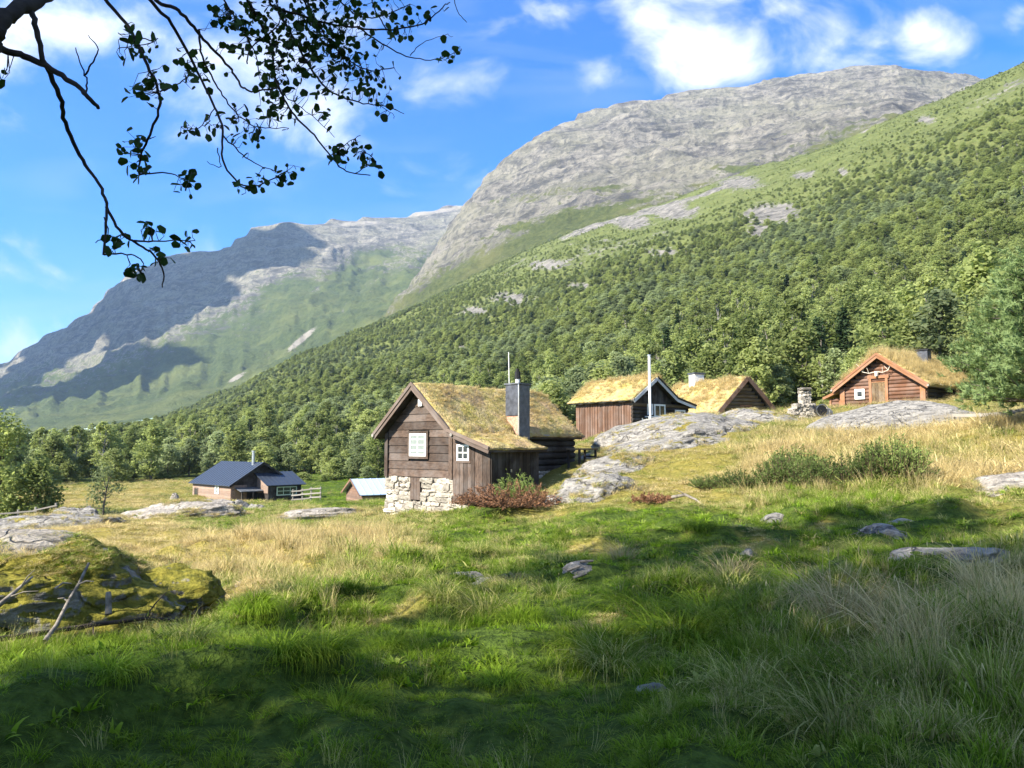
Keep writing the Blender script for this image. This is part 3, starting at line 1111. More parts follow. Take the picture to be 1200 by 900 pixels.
def sod(parent, corners, thick, seed, grass_h=0.16, dry=0.75, dens=26, name='sod_roof', droop=0.08, tall=0.0):
    """turf layer on a roof plane: corners eave-front, eave-back, ridge-back, ridge-front (local)"""
    a, b, c, d = [np.array(v, float) for v in corners]
    nu, nv = 46, 26
    U, W = np.meshgrid(np.linspace(0, 1, nu), np.linspace(0, 1, nv), indexing='ij')
    P = (a[None, None] * ((1 - U) * (1 - W))[..., None] + b * (U * (1 - W))[..., None] + c * (U * W)[..., None] + d * ((1 - U) * W)[..., None])
    nrm = np.cross(b - a, d - a)
    nrm = nrm / np.linalg.norm(nrm)
    if nrm[2] < 0:
        nrm = -nrm
    edge = np.minimum(np.minimum(U, 1 - U) * np.linalg.norm(b - a), W * np.linalg.norm(d - a))
    t = thick * (0.55 + 0.45 * smooth(0, 0.35, edge)) + 0.11 * fbm(P[..., 0] * 1.7, P[..., 1] * 1.7, P[..., 2] * 1.7, octv=4, seed=seed)
    e2 = 0.12 * fbm(P[..., 0] * 3, P[..., 1] * 3, P[..., 2] * 3, octv=3, seed=seed + 1)
    out = np.where(W == 0, 1, 0)[..., None] * (a - d)[None, None] / np.linalg.norm(a - d) * (droop + e2)[..., None]
    top = P + nrm * t[..., None] + out
    bot = P + nrm * 0.004
    n = nu * nv
    V = np.vstack([top.reshape(-1, 3), bot.reshape(-1, 3)])
    I = np.arange(n).reshape(nu, nv)
    F = np.stack([I[:-1, :-1], I[1:, :-1], I[1:, 1:], I[:-1, 1:]], -1).reshape(-1, 4)
    Fb = F[:, ::-1] + n
    rim = []
    for line in (I[:, 0], I[-1, :], I[::-1, -1], I[0, ::-1]):
        for p, q in zip(line[:-1], line[1:]):
            rim.append((q, p, p + n, q + n))
    F = np.vstack([F, Fb, np.array(rim)])
    if np.cross(top[1, 0] - top[0, 0], top[0, 1] - top[0, 0])[2] < 0:
        F = F[:, ::-1]
    o = obj(name, mesh_np(name, V, F, M_SOD, True), parent)
    r = np.random.default_rng(seed)
    area = np.linalg.norm(np.cross(b - a, d - a))
    m = int(area * dens)
    iu, iv = r.integers(0, nu - 1, m), r.integers(0, nv - 1, m)
    fu, fv = r.random(m)[:, None], r.random(m)[:, None]
    pts = top[iu, iv] * (1 - fu) * (1 - fv) + top[iu + 1, iv] * fu * (1 - fv) + top[iu + 1, iv + 1] * fu * fv + top[iu, iv + 1] * (1 - fu) * fv
    pn = fbm(pts[:, 0] * 0.9, pts[:, 1] * 0.9, pts[:, 2] * 0.9, seed=seed + 5, octv=4)
    ridge = ((iv + fv[:, 0]) / nv)
    hh = grass_h * (0.8 + 1.1 * pn) * (0.5 + 1.0 * ridge) * r.uniform(0.6, 1.3, m)
    idx = np.where(r.random(m) < 0.45 + tall, r.integers(3, 8, m), r.integers(0, 3, m))
    rot = np.stack([r.normal(0, .15, m), r.normal(0, .15, m), r.uniform(0, 6.28, m)], 1)
    w = np.clip(hh, 0.10, 0.3)
    scatter('roof_grass', pts, rot, np.stack([w, w, np.clip(hh, 0.05, 1)], 1), idx, TUFTS, {'dry': np.clip(dry + 0.45 * pn + 0.12 * (ridge - .5), 0, 1)}, o)
    return o


# ------------------------------------------------------------------ building materials
M_BROWN = wood('brown_stained_boards', (0.040, 0.026, 0.019), (0.098, 0.066, 0.048), (2, 1, 7), 2.0, 0.34)
M_BROWNV = wood('brown_upright_boards', (0.036, 0.024, 0.018), (0.100, 0.068, 0.050), (7, 7, 2), 2.0, 0.36)
M_BARGE = wood('brown_barge_boards', (0.075, 0.055, 0.045), (0.175, 0.13, 0.105), (2, 5, 5), 2.0, 0.15)
M_DARK = wood('tarred_and_shaded_logs', (0.012, 0.009, 0.007), (0.040, 0.030, 0.022), (2, 6, 6), 2.0, 0.3)  # tarred wood; also the painted-in shade of walls turned from the sun
M_DARKV = wood('tarred_and_shaded_boards', (0.014, 0.010, 0.007), (0.042, 0.032, 0.024), (7, 7, 2), 2.0, 0.3)  # upright boards: tarred gable, and walls with shade put into the colour
M_RED = wood('red_brown_boards', (0.075, 0.040, 0.026), (0.205, 0.118, 0.076), (7, 7, 1.5), 2.0, 0.28)
M_OLD = wood('weathered_brown_logs', (0.055, 0.034, 0.018), (0.20, 0.135, 0.065), (2, 6, 6), 2.0, 0.25)
M_ORANGE = wood('orange_brown_logs', (0.065, 0.029, 0.016), (0.185, 0.088, 0.047), (2, 6, 6), 2.0, 0.25)
M_TRIM = wood('orange_trim', (0.19, 0.080, 0.034), (0.34, 0.165, 0.080), (3, 5, 3), 2.0, 0.12)
M_PINK = wood('pale_pinkish_siding', (0.17, 0.115, 0.085), (0.33, 0.235, 0.18), (2, 6, 6), 2.0, 0.15)
M_GREYW = wood('grey_weathered_wood', (0.14, 0.128, 0.112), (0.32, 0.295, 0.255), (2, 6, 6), 2.0, 0.2)
M_WHITE = plain('white_paint', (0.74, 0.74, 0.71), 0.5, var=0.06)
M_WHITEB = wood('greyed_white_barge', (0.42, 0.42, 0.42), (0.66, 0.66, 0.65), (2, 4, 4), 2.0, 0.1)
M_GLASS = plain('window_glass', (0.030, 0.036, 0.040), 0.06, var=0.3, spec=0.8)
M_CURT = plain('curtained_glass', (0.20, 0.23, 0.215), 0.12, var=0.12, scale=1.5, spec=0.8)
M_SLATE = plain('dark_slate', (0.060, 0.066, 0.080), 0.5, var=0.35, scale=5)
M_SLATEL = plain('grey_slate', (0.105, 0.115, 0.130), 0.5, var=0.3, scale=5)
M_BRICK = plain('pale_brick', (0.42, 0.24, 0.17), 0.85, var=0.3, scale=12, bump=0.02)
M_BLACK = plain('black_iron', (0.015, 0.015, 0.016), 0.5)
M_STEEL = plain('galvanised_steel', (0.55, 0.56, 0.57), 0.35, 0.75, var=0.1)
M_WHITEPIPE = plain('white_pipe', (0.72, 0.72, 0.70), 0.4, 0.0, var=0.06)
M_LIME = plain('limewashed_brick', (0.70, 0.69, 0.66), 0.8, var=0.1)
M_BLUEROOF = plain('dark_blue_metal_roof', (0.040, 0.052, 0.074), 0.42, 0.15, var=0.08, spec=0.5)
M_PALEROOF = plain('pale_blue_metal_roof', (0.45, 0.55, 0.68), 0.32, 0.2, var=0.05, spec=0.5)
M_BONE = plain('bleached_antler', (0.62, 0.57, 0.48), 0.6, var=0.15)


def mat_stone():
    n = NT('pale_field_stone')
    w = n.coord('World')
    a, b = n.noise(w, 5, 6, 0.7), n.noise(w, 22, 4, 0.6)
    c = n.mix(n.ramp(a, 0.3, 0.7), (0.23, 0.205, 0.17), (0.45, 0.41, 0.34))
    c = n.mix(n.ramp(b, 0.5, 0.75, 0, 0.5), c, (0.20, 0.18, 0.15))
    hv = n.new('ShaderNodeHueSaturation')
    n.put(hv.inputs['Color'], c)
    n.put(hv.inputs['Value'], n.ramp(n.rnd(), 0, 1, 0.7, 1.18))
    n.color(hv.outputs[0])
    n.rough(0.9)
    n.bump(n.math('ADD', a, n.math('MULTIPLY', b, 0.4)), 0.04)
    return n.m


M_STONE = mat_stone()
_stones = []
for _i in range(7):
    bm = bmesh.new()
    bmesh.ops.create_cube(bm, size=1)
    bmesh.ops.subdivide_edges(bm, edges=bm.edges, cuts=2, use_grid_fill=True)
    rr_ = random.Random(40 + _i)
    for v in bm.verts:
        q = v.co.copy()
        l = max(abs(q.x), abs(q.y), abs(q.z))
        v.co = q * (1 - 0.17 * (q.length / l - 1) / 0.73 * 1.0) + Vector((rr_.uniform(-.07, .07), rr_.uniform(-.07, .07), rr_.uniform(-.12, .12)))
    me = bpy.data.meshes.new('stone')
    bm.to_mesh(me)
    bm.free()
    me.materials.append(M_STONE)
    _stones.append(me)


def dry_stone(parent, face, u0, u1, zb, zt, depth=0.35, hrow=(0.10, 0.25), wst=(0.16, 0.56), skip=None):
    """stones laid in uneven courses; zb may be a function of u (ground line)"""
    z = zt
    while z > (zb if not callable(zb) else min(zb(u0), zb(u1))) - 0.05:
        h = random.uniform(*hrow)
        u = u0 - random.uniform(0, 0.04)
        while u < u1:
            w = min(random.uniform(*wst) * (1.25 if random.random() < .2 else 1), max(u1 - u, .14))
            if skip:
                for k in range(6):
                    if skip(u, u + w, z - h, z):
                        w *= .72
            if skip and skip(u, u + w, z - h, z):
                u += 0.07
                continue
            c = u + w / 2
            zz = z - h / 2 + random.uniform(-0.02, 0.02)
            bot = zb(c) if callable(zb) else zb
            if zz > bot - 0.1:
                hs = h * random.uniform(1.02, 1.28)
                pos = face.pt(c, -depth / 2 + random.uniform(-0.06, 0.05), zz)
                sc = (w * 1.12, depth, hs) if face.k == 'front' else (depth, w * 1.12, hs)
                obj('stone', random.choice(_stones), parent, pos, (random.uniform(-.05, .05), random.uniform(-.10, .10), random.uniform(-.05, .05)), sc)
            u += w
        z -= h


# ------------------------------------------------------------------ the stone-footed cabin
def stone_cabin():
    A = at(452, 557, math.hypot(5.1, 31))
    root = empty('cabin', (A.x, A.y, EYE.z - 2.75), R(-40), 'dark brown turf roofed cabin standing on a pale dry stone basement', 'cabin', None)
    W, L, w, ll = 3.76, 7.6, 1.87, 2.75
    S = 1.48                     # top of the stone
    EV = 3.20                    # wall head
    AP = 4.86                    # gable apex
    JV = 3.02                    # wall head at lean-to side
    pitch = (AP - EV) / (W / 2)
    front = Face('front', 0.0)

    def lim(z):
        k = max(0, (z - EV) / pitch)
        return k, W - k
    # core body so that no light leaks
    box('wall_core', root, M_DARK, (0.10, W - 0.10), (0.08, L - .1), (0.9, EV - 0.05))
    cx = [(0.12, 0.05, EV - .1), (W - .12, 0.05, EV - .1), (W / 2, 0.05, AP - .15), (0.12, L - .1, EV - .1), (W - .12, L - .1, EV - .1), (W / 2, L - .1, AP - .15)]
    obj('gable_core', mesh_np('gable_core', cx, [(0, 1, 2), (5, 4, 3), (0, 2, 5, 3), (1, 4, 5, 2), (0, 3, 4, 1)], M_DARK), root)
    wx0, wx1, wz0, wz1 = 1.42, 2.36, 2.27, 3.14
    gable_courses(root, M_BROWN, 0, W, S, AP - 0.05, lim, 0.315, 0.05, 'siding_board', [(wx0 - 0.1, wx1 + 0.1, wz0 - 0.1, wz1 + 0.1)])
    for u in (0.0, W - 0.15):
        box('corner_board', root, M_BROWN, (u - 0.03, u + 0.15), (-0.055, 0.05), (S - 0.04, EV - 0.02))
    window(front, root, M_WHITE, M_CURT, wx0, wx1, wz0, wz1, 2, 4, 0.085, 0.055, M_BROWN, 0.10)
    # little vent hatch under the ridge
    box('gable_hatch', root, M_WHITE, (W / 2 + .02, W / 2 + .22), (-0.05, 0.02), (AP - .66, AP - .40))
    # stone basement, with its plank hatch
    hx0, hx1 = 1.42, 2.02
    dry_stone(root, front, -0.05, W + 0.75, lambda u: -0.15 - 0.05 * u, S - 0.02, skip=lambda a, b, c, d: (b > hx0 + .04 and a < hx1 - .04 and d > 0.66) or (b > W + .1 and d > 0.66))
    box('basement_core', root, M_DARK, (0.1, W - .1), (0.22, 1.2), (-0.6, 1.4))
    hatch = box('basement_hatch', root, M_BROWNV, (hx0 + 0.02, hx1 - 0.02), (0.04, 0.09), (0.58, S - 0.03))
    for i in range(3):
        u = hx0 + 0.03 + i * 0.185
        sub(box('plank', root, M_BROWNV, (u, u + 0.175), (-0.005, 0.035), (0.60, S - 0.05), 0.004), hatch)
    left = Face('left', 0.0)
    dry_stone(root, left, 0.2, 3.2, -0.1, S - .05)
    log_wall(root, M_BROWN, (0.02, 0.1), (0.02, L), S, EV, 0.3)
    # lean-to at the right with upright boards, a window and a door round the corner
    lx1 = W + w
    zl0 = 0.62                   # foot of the upright boards
    def lhead(u): return 3.16 - (u - W) * 0.30
    box('lean_to_core', root, M_DARK, (W - .1, lx1 - .05), (0.2, ll - .05), (zl0 - .1, 2.55))
    lw = (W + 0.24, W + 0.86, 2.13, 2.72)
    face_boards(front, root, M_BROWNV, W + 0.02, lw[0] - .07, zl0, lhead, 0.20, 'wall_board')
    face_boards(front, root, M_BROWNV, lw[0] - .07, lw[1] + .07, zl0, lw[2] - .07, 0.20, 'wall_board')
    face_boards(front, root, M_BROWNV, lw[0] - .07, lw[1] + .07, lw[3] + .07, lhead, 0.25, 'wall_board')
    face_boards(front, root, M_BROWNV, lw[1] + .07, lx1, zl0, lhead, 0.21, 'wall_board')
    front2 = Face('front', -0.01)
    window(front2, root, M_WHITE, M_GLASS, *lw, 2, 2, 0.075, 0.055, M_BROWN, 0.08)
    right = Face('right', lx1)
    face_boards(right, root, M_DARKV, 0.0, 0.95, zl0 + .1, 2.56, 0.19, 'wall_board')  # shaded side: its darkness against the brown front is put into the colour
    face_boards(right, root, M_DARKV, 1.78, ll, zl0 + .3, 2.56, 0.19, 'wall_board')
    door = right.box('door', root, M_DARKV, (0.97, 1.76), (0.0, 0.03), (0.85, 2.5))
    for i in range(4):
        sub(right.box('door_board', root, M_DARKV, (0.98 + i * .195, 1.165 + i * .195), (0.031, 0.048), (0.87, 2.48)), door)
    sub(right.box('latch', root, M_STEEL, (1.02, 1.06), (0.05, 0.10), (1.72, 1.82)), door)
    # log wall and stones of the back half
    log_wall(root, M_DARK, (W - 0.02, ll), (W - 0.02, L), 1.55, JV + .15, 0.27)  # dark log colour carries the shade of this side
    rb = Face('right', W + 0.1)
    dry_stone(root, rb, ll - .1, L, 0.9, 1.6, hrow=(.12, .2), wst=(.2, .45))
    dry_stone(root, Face('right', lx1 - .1), 1.9, ll + .2, 0.5, 1.05, hrow=(.12, .2), wst=(.2, .4))
    # roofs
    ov, fo = 0.32, 0.36
    zr = AP + 0.10
    el = EV - ov * pitch + 0.10
    for nm, xs, flip in (('roof_deck', -ov, 0), ('roof_deck', W + ov, 1)):
        a, b, c, d = (xs, -fo, el), (xs, L + .3, el), (W / 2, L + .3, zr), (W / 2, -fo, zr)
        V = [a, b, c, d] + [(p[0], p[1], p[2] - 0.07) for p in (a, b, c, d)]
        obj(nm, mesh_np(nm, V, [(0, 1, 2, 3), (7, 6, 5, 4), (0, 4, 5, 1), (1, 5, 6, 2), (3, 2, 6, 7), (0, 3, 7, 4)], M_DARK), root)
        beam('turf_log', root, M_GREYW, (xs, -fo - .1, el + .06), (xs, L + .4, el + .06), .13, .13, 'log')
        sod(root, (a, b, c, d), 0.22, 11 + flip, 0.17, 0.78, 34, tall=0.0)
    # lean-to roof
    a, b, c, d = (lx1 + 0.22, -fo, 2.50), (lx1 + 0.22, ll + .2, 2.50), (W + .08, ll + .2, 3.14), (W + .08, -fo, 3.14)
    V = [a, b, c, d] + [(p[0], p[1], p[2] - 0.07) for p in (a, b, c, d)]
    obj('lean_to_deck', mesh_np('deck', V, [(0, 1, 2, 3), (7, 6, 5, 4), (0, 4, 5, 1), (1, 5, 6, 2), (3, 2, 6, 7), (0, 3, 7, 4)], M_DARK), root)
    sod(root, (a, b, c, d), 0.17, 17, 0.14, 0.70, 32, tall=-0.1)
    beam('eave_board', root, M_DARK, (lx1 + .24, -fo, 2.52), (lx1 + .24, ll + .22, 2.52), 0.03, 0.14)
    # barge boards in two laps each
    for i, (dy, dz, hh) in enumerate(((0.02, 0.02, 0.24), (0.055, 0.10, 0.12))):
        y = -fo - dy
        beam('barge_board', root, M_BARGE, (-ov - .03, y, el + dz - .02), (W / 2 + .03, y, zr + dz + .02), 0.034, hh)
        beam('barge_board', root, M_BARGE, (W / 2 - .03, y - .002, zr + dz + .02), (W + .12, y - .002, zr + dz - (W / 2 + .12) * pitch), 0.034, hh)
        beam('barge_board', root, M_BARGE, (W + .06, y - .004, 3.16 + dz), (lx1 + .26, y - .004, 2.50 + dz), 0.034, hh * 1.05)
    # chimney clad in slate, brick foot, flue pipe with cowl
    ch = empty('chimney', (W + .22, 3.5, 0))
    ch.scale = (.92, .92, 1)
    ch.parent = root
    box('chimney_shaft', ch, M_SLATE, (-.36, .36), (-.36, .36), (3.95, 5.12))
    box('brick_foot', ch, M_BRICK, (-.34, .34), (-.34, .34), (2.6, 3.94))
    box('cladding_sheet', ch, M_SLATE, (-.375, .30), (-.385, -.362), (3.88, 5.10))
    box('cladding_sheet', ch, M_SLATEL, (.362, .385), (-.37, .37), (2.9, 5.10))
    box('corner_strip', ch, M_STEEL, (.33, .39), (-.392, -.36), (2.9, 5.12))
    box('cap_slab', ch, M_SLATEL, (-.42, .42), (-.42, .42), (5.13, 5.19))
    beam('flue_pipe', ch, M_WHITEPIPE, (0, 0, 5.19), (0, 0, 5.38), 0.20, 0.20, 'log')
    beam('flue_cowl', ch, M_BLACK, (0, 0, 5.38), (0, 0, 5.68), 0.27, 0.27, 'log')
    beam('cowl_cap', ch, M_BLACK, (0, 0, 5.69), (0, 0, 5.80), 0.17, 0.17, 'log')
    beam('aerial', root, M_WHITEPIPE, (W - .15, 3.45, 3.6), (W - .22, 3.45, 6.5), 0.035, 0.035, 'log')
    return root


CABIN = stone_cabin()


# ------------------------------------------------------------------ cabin with white barge boards and the tall pipe
def pipe_cabin():
    root = empty('cabin', (7.2, 46, EYE.z), R(37), 'red brown boarded turf roofed cabin with white barge boards and tall stove pipe', 'cabin')
    W, L, w = 3.5, 5.0, 1.5
    EV, AP, B = 2.72, 3.92, 0.2
    pitch = (AP - EV) / (W / 2)
    box('wall_core', root, M_DARK, (0.05, W + w - .05), (0.06, L - .05), (B, EV - .25))
    cx = [(0.06, 0.05, EV - .3), (W - .06, 0.05, EV - .3), (W / 2, 0.05, AP - .12), (0.06, L - .1, EV - .3), (W - .06, L - .1, EV - .3), (W / 2, L - .1, AP - .12)]
    obj('gable_core', mesh_np('gable_core', cx, [(0, 1, 2), (5, 4, 3), (0, 2, 5, 3), (1, 4, 5, 2), (0, 3, 4, 1)], M_DARK), root)
    left = Face('left', 0.0)
    face_boards(left, root, M_RED, 0.0, L, B, EV - 0.02, 0.21, 'wall_board', 0.03, 0.015)
    u = 0.2
    while u < L:
        left.box('cover_strip', root, M_RED, (u - .03, u + .03), (0.04, 0.062), (B, EV - 0.04))
        u += 0.235
    front = Face('front', 0.0)
    z = B
    while z < EV - .35:
        beam('log', root, M_DARK if random.random() < .6 else M_OLD, (-0.05, -0.02, z + .12), (W + w, -0.02, z + .12), 0.2, 0.235, 'log')
        z += 0.225
    def gl(q): return EV - .35 + max(0, (min(q, W - q)) * pitch + 0.28)
    face_boards(front, root, M_DARKV, 0.05, W - .05, EV - .33, gl, 0.2, 'gable_board', 0.035)
    fw = Face('front', -0.13)
    window(fw, root, M_WHITE, M_GLASS, 1.15, 1.62, 1.75, 2.42, 1, 1, 0.10, 0.05)
    window(fw, root, M_WHITE, M_GLASS, 1.75, 2.75, 1.62, 2.42, 2, 1, 0.10, 0.05)
    window(fw, root, M_WHITE, M_CURT, W + .15, W + 1.1, 1.35, 2.12, 2, 1, 0.09, 0.05)
    tb = fw.box('window', root, M_GLASS, (0.75, 1.05), (0.0, 0.02), (0.9, 1.5))
    sub(fw.box('frame', root, M_WHITE, (0.68, 0.75), (0, .03), (0.85, 1.55)), tb)
    sub(fw.box('frame', root, M_WHITE, (1.05, 1.12), (0, .03), (0.85, 1.55)), tb)
    fw.box('shelf', root, M_WHITE, (0.95, 1.7), (0.0, 0.35), (1.60, 1.66))
    ov, fo = 0.30, 0.42
    zr = AP + .05
    el = EV - ov * pitch + .05
    er = EV - 0.15 - 0.05
    quads = [((-ov, -fo, el), (-ov, L + .4, el), (W / 2, L + .4, zr), (W / 2, -fo, zr)),
             ((W + 0.05, -fo, EV + .02), (W + .05, L + .4, EV + .02), (W / 2, L + .4, zr), (W / 2, -fo, zr)),
             ((W + w + .3, -fo, EV - .42), (W + w + .3, L + .4, EV - .42), (W + .05, L + .4, EV + .02), (W + .05, -fo, EV + .02))]
    for i, q in enumerate(quads):
        V = list(q) + [(p[0], p[1], p[2] - .06) for p in q]
        obj('roof_deck', mesh_np('deck', V, [(0, 1, 2, 3), (7, 6, 5, 4), (0, 4, 5, 1), (1, 5, 6, 2), (3, 2, 6, 7), (0, 3, 7, 4)], M_DARK), root)
        sod(root, q, 0.24, 31 + i, 0.34, 0.88, 40, droop=0.1, tall=.25)
    beam('turf_log', root, M_GREYW, (-ov, -fo - .05, el + .06), (-ov, L + .5, el + .06), .14, .14, 'log')
    y = -fo - .03
    beam('barge_board', root, M_WHITEB, (-ov, y, el - .05), (W / 2, y, zr - .02), 0.03, 0.20)
    beam('barge_board', root, M_WHITEB, (W / 2, y - .003, zr - .02), (W + .08, y - .003, EV - .02), 0.03, 0.20)
    beam('barge_board', root, M_WHITEB, (W + .06, y - .006, EV - .03), (W + w + .3, y - .006, EV - .46), 0.03, 0.16)
    beam('edge_board', root, M_BLACK, (W / 2, y - .035, zr + .12), (W + .08, y - .035, EV + .14), 0.02, 0.1)
    beam('edge_board', root, M_BLACK, (W + .06, y - .035, EV + .13), (W + w + .35, y - .035, EV - .30), 0.02, 0.1)
    p = beam('stove_pipe', root, M_WHITEPIPE, (.95, -.56, 1.45), (.95, -.56, 5.25), 0.17, 0.17, 'log')
    sub(beam('pipe_cap', root, M_STEEL, (.95, -.56, 5.26), (.95, -.56, 5.36), 0.22, 0.22, 'log'), p)
    beam('pipe_bracket', root, M_STEEL, (.95, -.56, 3.0), (.95, 0, 3.0), 0.03)
    beam('pipe_elbow', root, M_WHITEPIPE, (.95, -.56, 1.42), (.65, -.25, 1.36), 0.16, 0.16, 'log')
    return root


pipe_cabin()


# ------------------------------------------------------------------ low log cabin with the white chimney
def log_cabin():
    root = empty('cabin', (14.5, 54, EYE.z), R(21), 'low log cabin with red brown barge boards and a white chimney on its turf roof', 'cabin')
    W, L = 4.45, 8.2
    EV, AP, B = 2.35, 4.55, 0.9
    pitch = (AP - EV) / (W / 2)
    box('wall_core', root, M_DARK, (0.08, W - .08), (0.1, L - .05), (B, EV))
    cx = [(0.1, 0.1, EV - .1), (W - .1, 0.1, EV - .1), (W / 2, 0.1, AP - .15), (0.1, L, EV - .1), (W - .1, L, EV - .1), (W / 2, L, AP - .15)]
    obj('gable_core', mesh_np('gable_core', cx, [(0, 1, 2), (5, 4, 3), (0, 2, 5, 3), (1, 4, 5, 2), (0, 3, 4, 1)], M_DARK), root)
    z = B
    while z < AP - .25:
        k = max(0, (z + .13 - EV) / pitch)
        if W - 2 * k > .3:
            beam('log', root, M_OLD, (k - (.12 if k == 0 else -.05), 0, z + .13), (W - k + (.12 if k == 0 else -.05), 0, z + .13), 0.24, 0.27, 'log')
        z += 0.26
    log_wall(root, M_ORANGE, (0, 0), (0, L), B, EV, 0.27)
    fr = Face('front', -0.10)
    d = fr.box('loft_door', root, M_TRIM, (1.75, 2.75), (0.0, .05), (1.9, 2.75))
    sub(fr.box('door_panel', root, M_ORANGE, (1.87, 2.63), (0.05, .065), (1.9, 2.65)), d)
    fr.box('corner_post', root, M_TRIM, (-0.1, 0.12), (0, .06), (B, EV))
    ov, fo = 0.35, 0.5
    zr, el = AP + .08, EV - ov * pitch + .08
    for i, xs in enumerate((-ov, W + ov)):
        q = ((xs, -fo, el), (xs, L + .4, el), (W / 2, L + .4, zr), (W / 2, -fo, zr))
        V = list(q) + [(p[0], p[1], p[2] - .06) for p in q]
        obj('roof_deck', mesh_np('deck', V, [(0, 1, 2, 3), (7, 6, 5, 4), (0, 4, 5, 1), (1, 5, 6, 2), (3, 2, 6, 7), (0, 3, 7, 4)], M_DARK), root)
        beam('turf_log', root, M_GREYW, (xs, -fo - .1, el + .06), (xs, L + .5, el + .06), .14, .14, 'log')
        sod(root, q, 0.25, 51 + i, 0.34, 0.85, 36, tall=.2)
        beam('barge_board', root, M_RED if i else M_RED, (xs, -fo - .03 - .003 * i, el + .02), (W / 2, -fo - .03 - .003 * i, zr + .04), 0.035, 0.30)
    ch = box('chimney', root, M_LIME, (W / 2 - .55, W / 2 + .3), (5.2, 6.0), (AP - .3, AP + .85))
    sub(box('chimney_cap', root, M_SLATE, (W / 2 - .62, W / 2 + .37), (5.13, 6.07), (AP + .86, AP + .98)), ch)
    return root


log_cabin()


# ------------------------------------------------------------------ orange log cabin with antlers
def antler_cabin():
    root = empty('cabin', (22.4, 52, EYE.z), R(-51), 'orange brown log cabin with antlers over its door, behind the domed grey rock', 'cabin')
    W, L = 5.4, 7.5
    EV, AP, B = 3.75, 5.62, 1.9
    pitch = (AP - EV) / (W / 2)
    box('wall_core', root, M_DARK, (0.08, W - .08), (0.1, L - .05), (B, EV))
    cx = [(0.1, 0.1, EV - .1), (W - .1, 0.1, EV - .1), (W / 2, 0.1, AP - .15), (0.1, L, EV - .1), (W - .1, L, EV - .1), (W / 2, L, AP - .15)]
    obj('gable_core', mesh_np('gable_core', cx, [(0, 1, 2), (5, 4, 3), (0, 2, 5, 3), (1, 4, 5, 2), (0, 3, 4, 1)], M_DARK), root)
    z = B
    while z < AP - .25:
        k = max(0, (z + .12 - EV) / pitch)
        if W - 2 * k > .3:
            e = .12 if k == 0 else -.05
            beam('log', root, M_ORANGE, (k - e, 0, z + .12), (W - k + e, 0, z + .12), 0.22, 0.25, 'log')
        z += 0.24
    log_wall(root, M_DARK, (W, 0), (W, L), B, EV, 0.25)  # wall turned from the sun: shade painted as dark logs, not orange
    log_wall(root, M_ORANGE, (0, 0), (0, L), B, EV, 0.25)
    fr = Face('front', -0.11)
    door = fr.box('door', root, M_TRIM, (2.1, 3.0), (0, .05), (2.3, 4.05))
    for i in range(4):
        sub(fr.box('door_board', root, M_OLD, (2.12 + i * .22, 2.325 + i * .22), (.05, .07), (2.3, 4.0)), door)
    for u in (1.93, 3.0):
        fr.box('door_frame', root, M_TRIM, (u, u + .17), (0, .09), (2.3, 4.25))
    fr.box('lintel', root, M_TRIM, (1.85, 3.25), (0, .10), (4.25, 4.45))
    window(fr, root, M_WHITE, M_GLASS, 0.95, 1.62, 2.95, 3.62, 1, 1, 0.17, 0.06)
    for u in (-.05, W - .25):
        fr.box('corner_post', root, M_TRIM, (u, u + .32), (0, .10), (B, EV - .1))
    # antlers on a skull plate
    an = obj('antlers', mesh_np('skull', [(-.10, 0, -.2), (.10, 0, -.2), (.13, 0, .12), (-.13, 0, .12), (-.05, -.14, -.22), (.05, -.14, -.22), (.07, -.1, .1), (-.07, -.1, .1)],
             [(0, 1, 2, 3), (7, 6, 5, 4), (4, 5, 1, 0), (5, 6, 2, 1), (6, 7, 3, 2), (7, 4, 0, 3)], M_BONE), root, (2.5, -.25, 4.6))
    for s in (-1, 1):
        pts = [(0.08 * s, 0, .08), (.45 * s, -.1, .0), (.85 * s, -.2, .12), (1.0 * s, -.2, .45), (.85 * s, -.15, .7)]
        for p, q in zip(pts[:-1], pts[1:]):
            beam('beam', an, M_BONE, p, q, 0.04, 0.04, 'log')
        for p, q in (((.45 * s, -.1, .0), (.5 * s, -.25, .35)), ((.85 * s, -.2, .12), (.65 * s, -.3, .4)), ((1.0 * s, -.2, .45), (1.2 * s, -.25, .65))):
            beam('tine', an, M_BONE, p, q, 0.03, 0.03, 'log')
    ov, fo = 0.42, 0.55
    zr, el = AP + .08, EV - ov * pitch + .08
    for i, xs in enumerate((-ov, W + ov)):
        q = ((xs, -fo, el), (xs, L + .4, el), (W / 2, L + .4, zr), (W / 2, -fo, zr))
        V = list(q) + [(p[0], p[1], p[2] - .06) for p in q]
        obj('roof_deck', mesh_np('deck', V, [(0, 1, 2, 3), (7, 6, 5, 4), (0, 4, 5, 1), (1, 5, 6, 2), (3, 2, 6, 7), (0, 3, 7, 4)], M_DARK), root)
        beam('turf_log', root, M_GREYW, (xs, -fo - .1, el + .06), (xs, L + .5, el + .06), .15, .15, 'log')
        sod(root, q, 0.26, 71 + i, 0.75, 0.95, 44, tall=.4)
        for j, (dz, h) in enumerate(((.0, .26), (.13, .14))):
            beam('barge_board', root, M_TRIM, (xs, -fo - .03 - .035 * j - .003 * i, el + dz), (W / 2, -fo - .03 - .035 * j - .003 * i, zr + dz), 0.03, h)
    for i in range(9):
        box('turf_log_hook', root, M_WHITEB, (W + ov - .04, W + ov + .03), (-.3 + i * .5, -.2 + i * .5), (el + .02, el + .22), .02)
    ch = box('chimney', root, M_SLATE, (W / 2 + .3, W / 2 + 1.0), (4.6, 5.2), (AP - .6, AP + .75))
    sub(box('chimney_cap', root, M_BLACK, (W / 2 + .22, W / 2 + 1.08), (4.52, 5.28), (AP + .76, AP + .84)), ch)
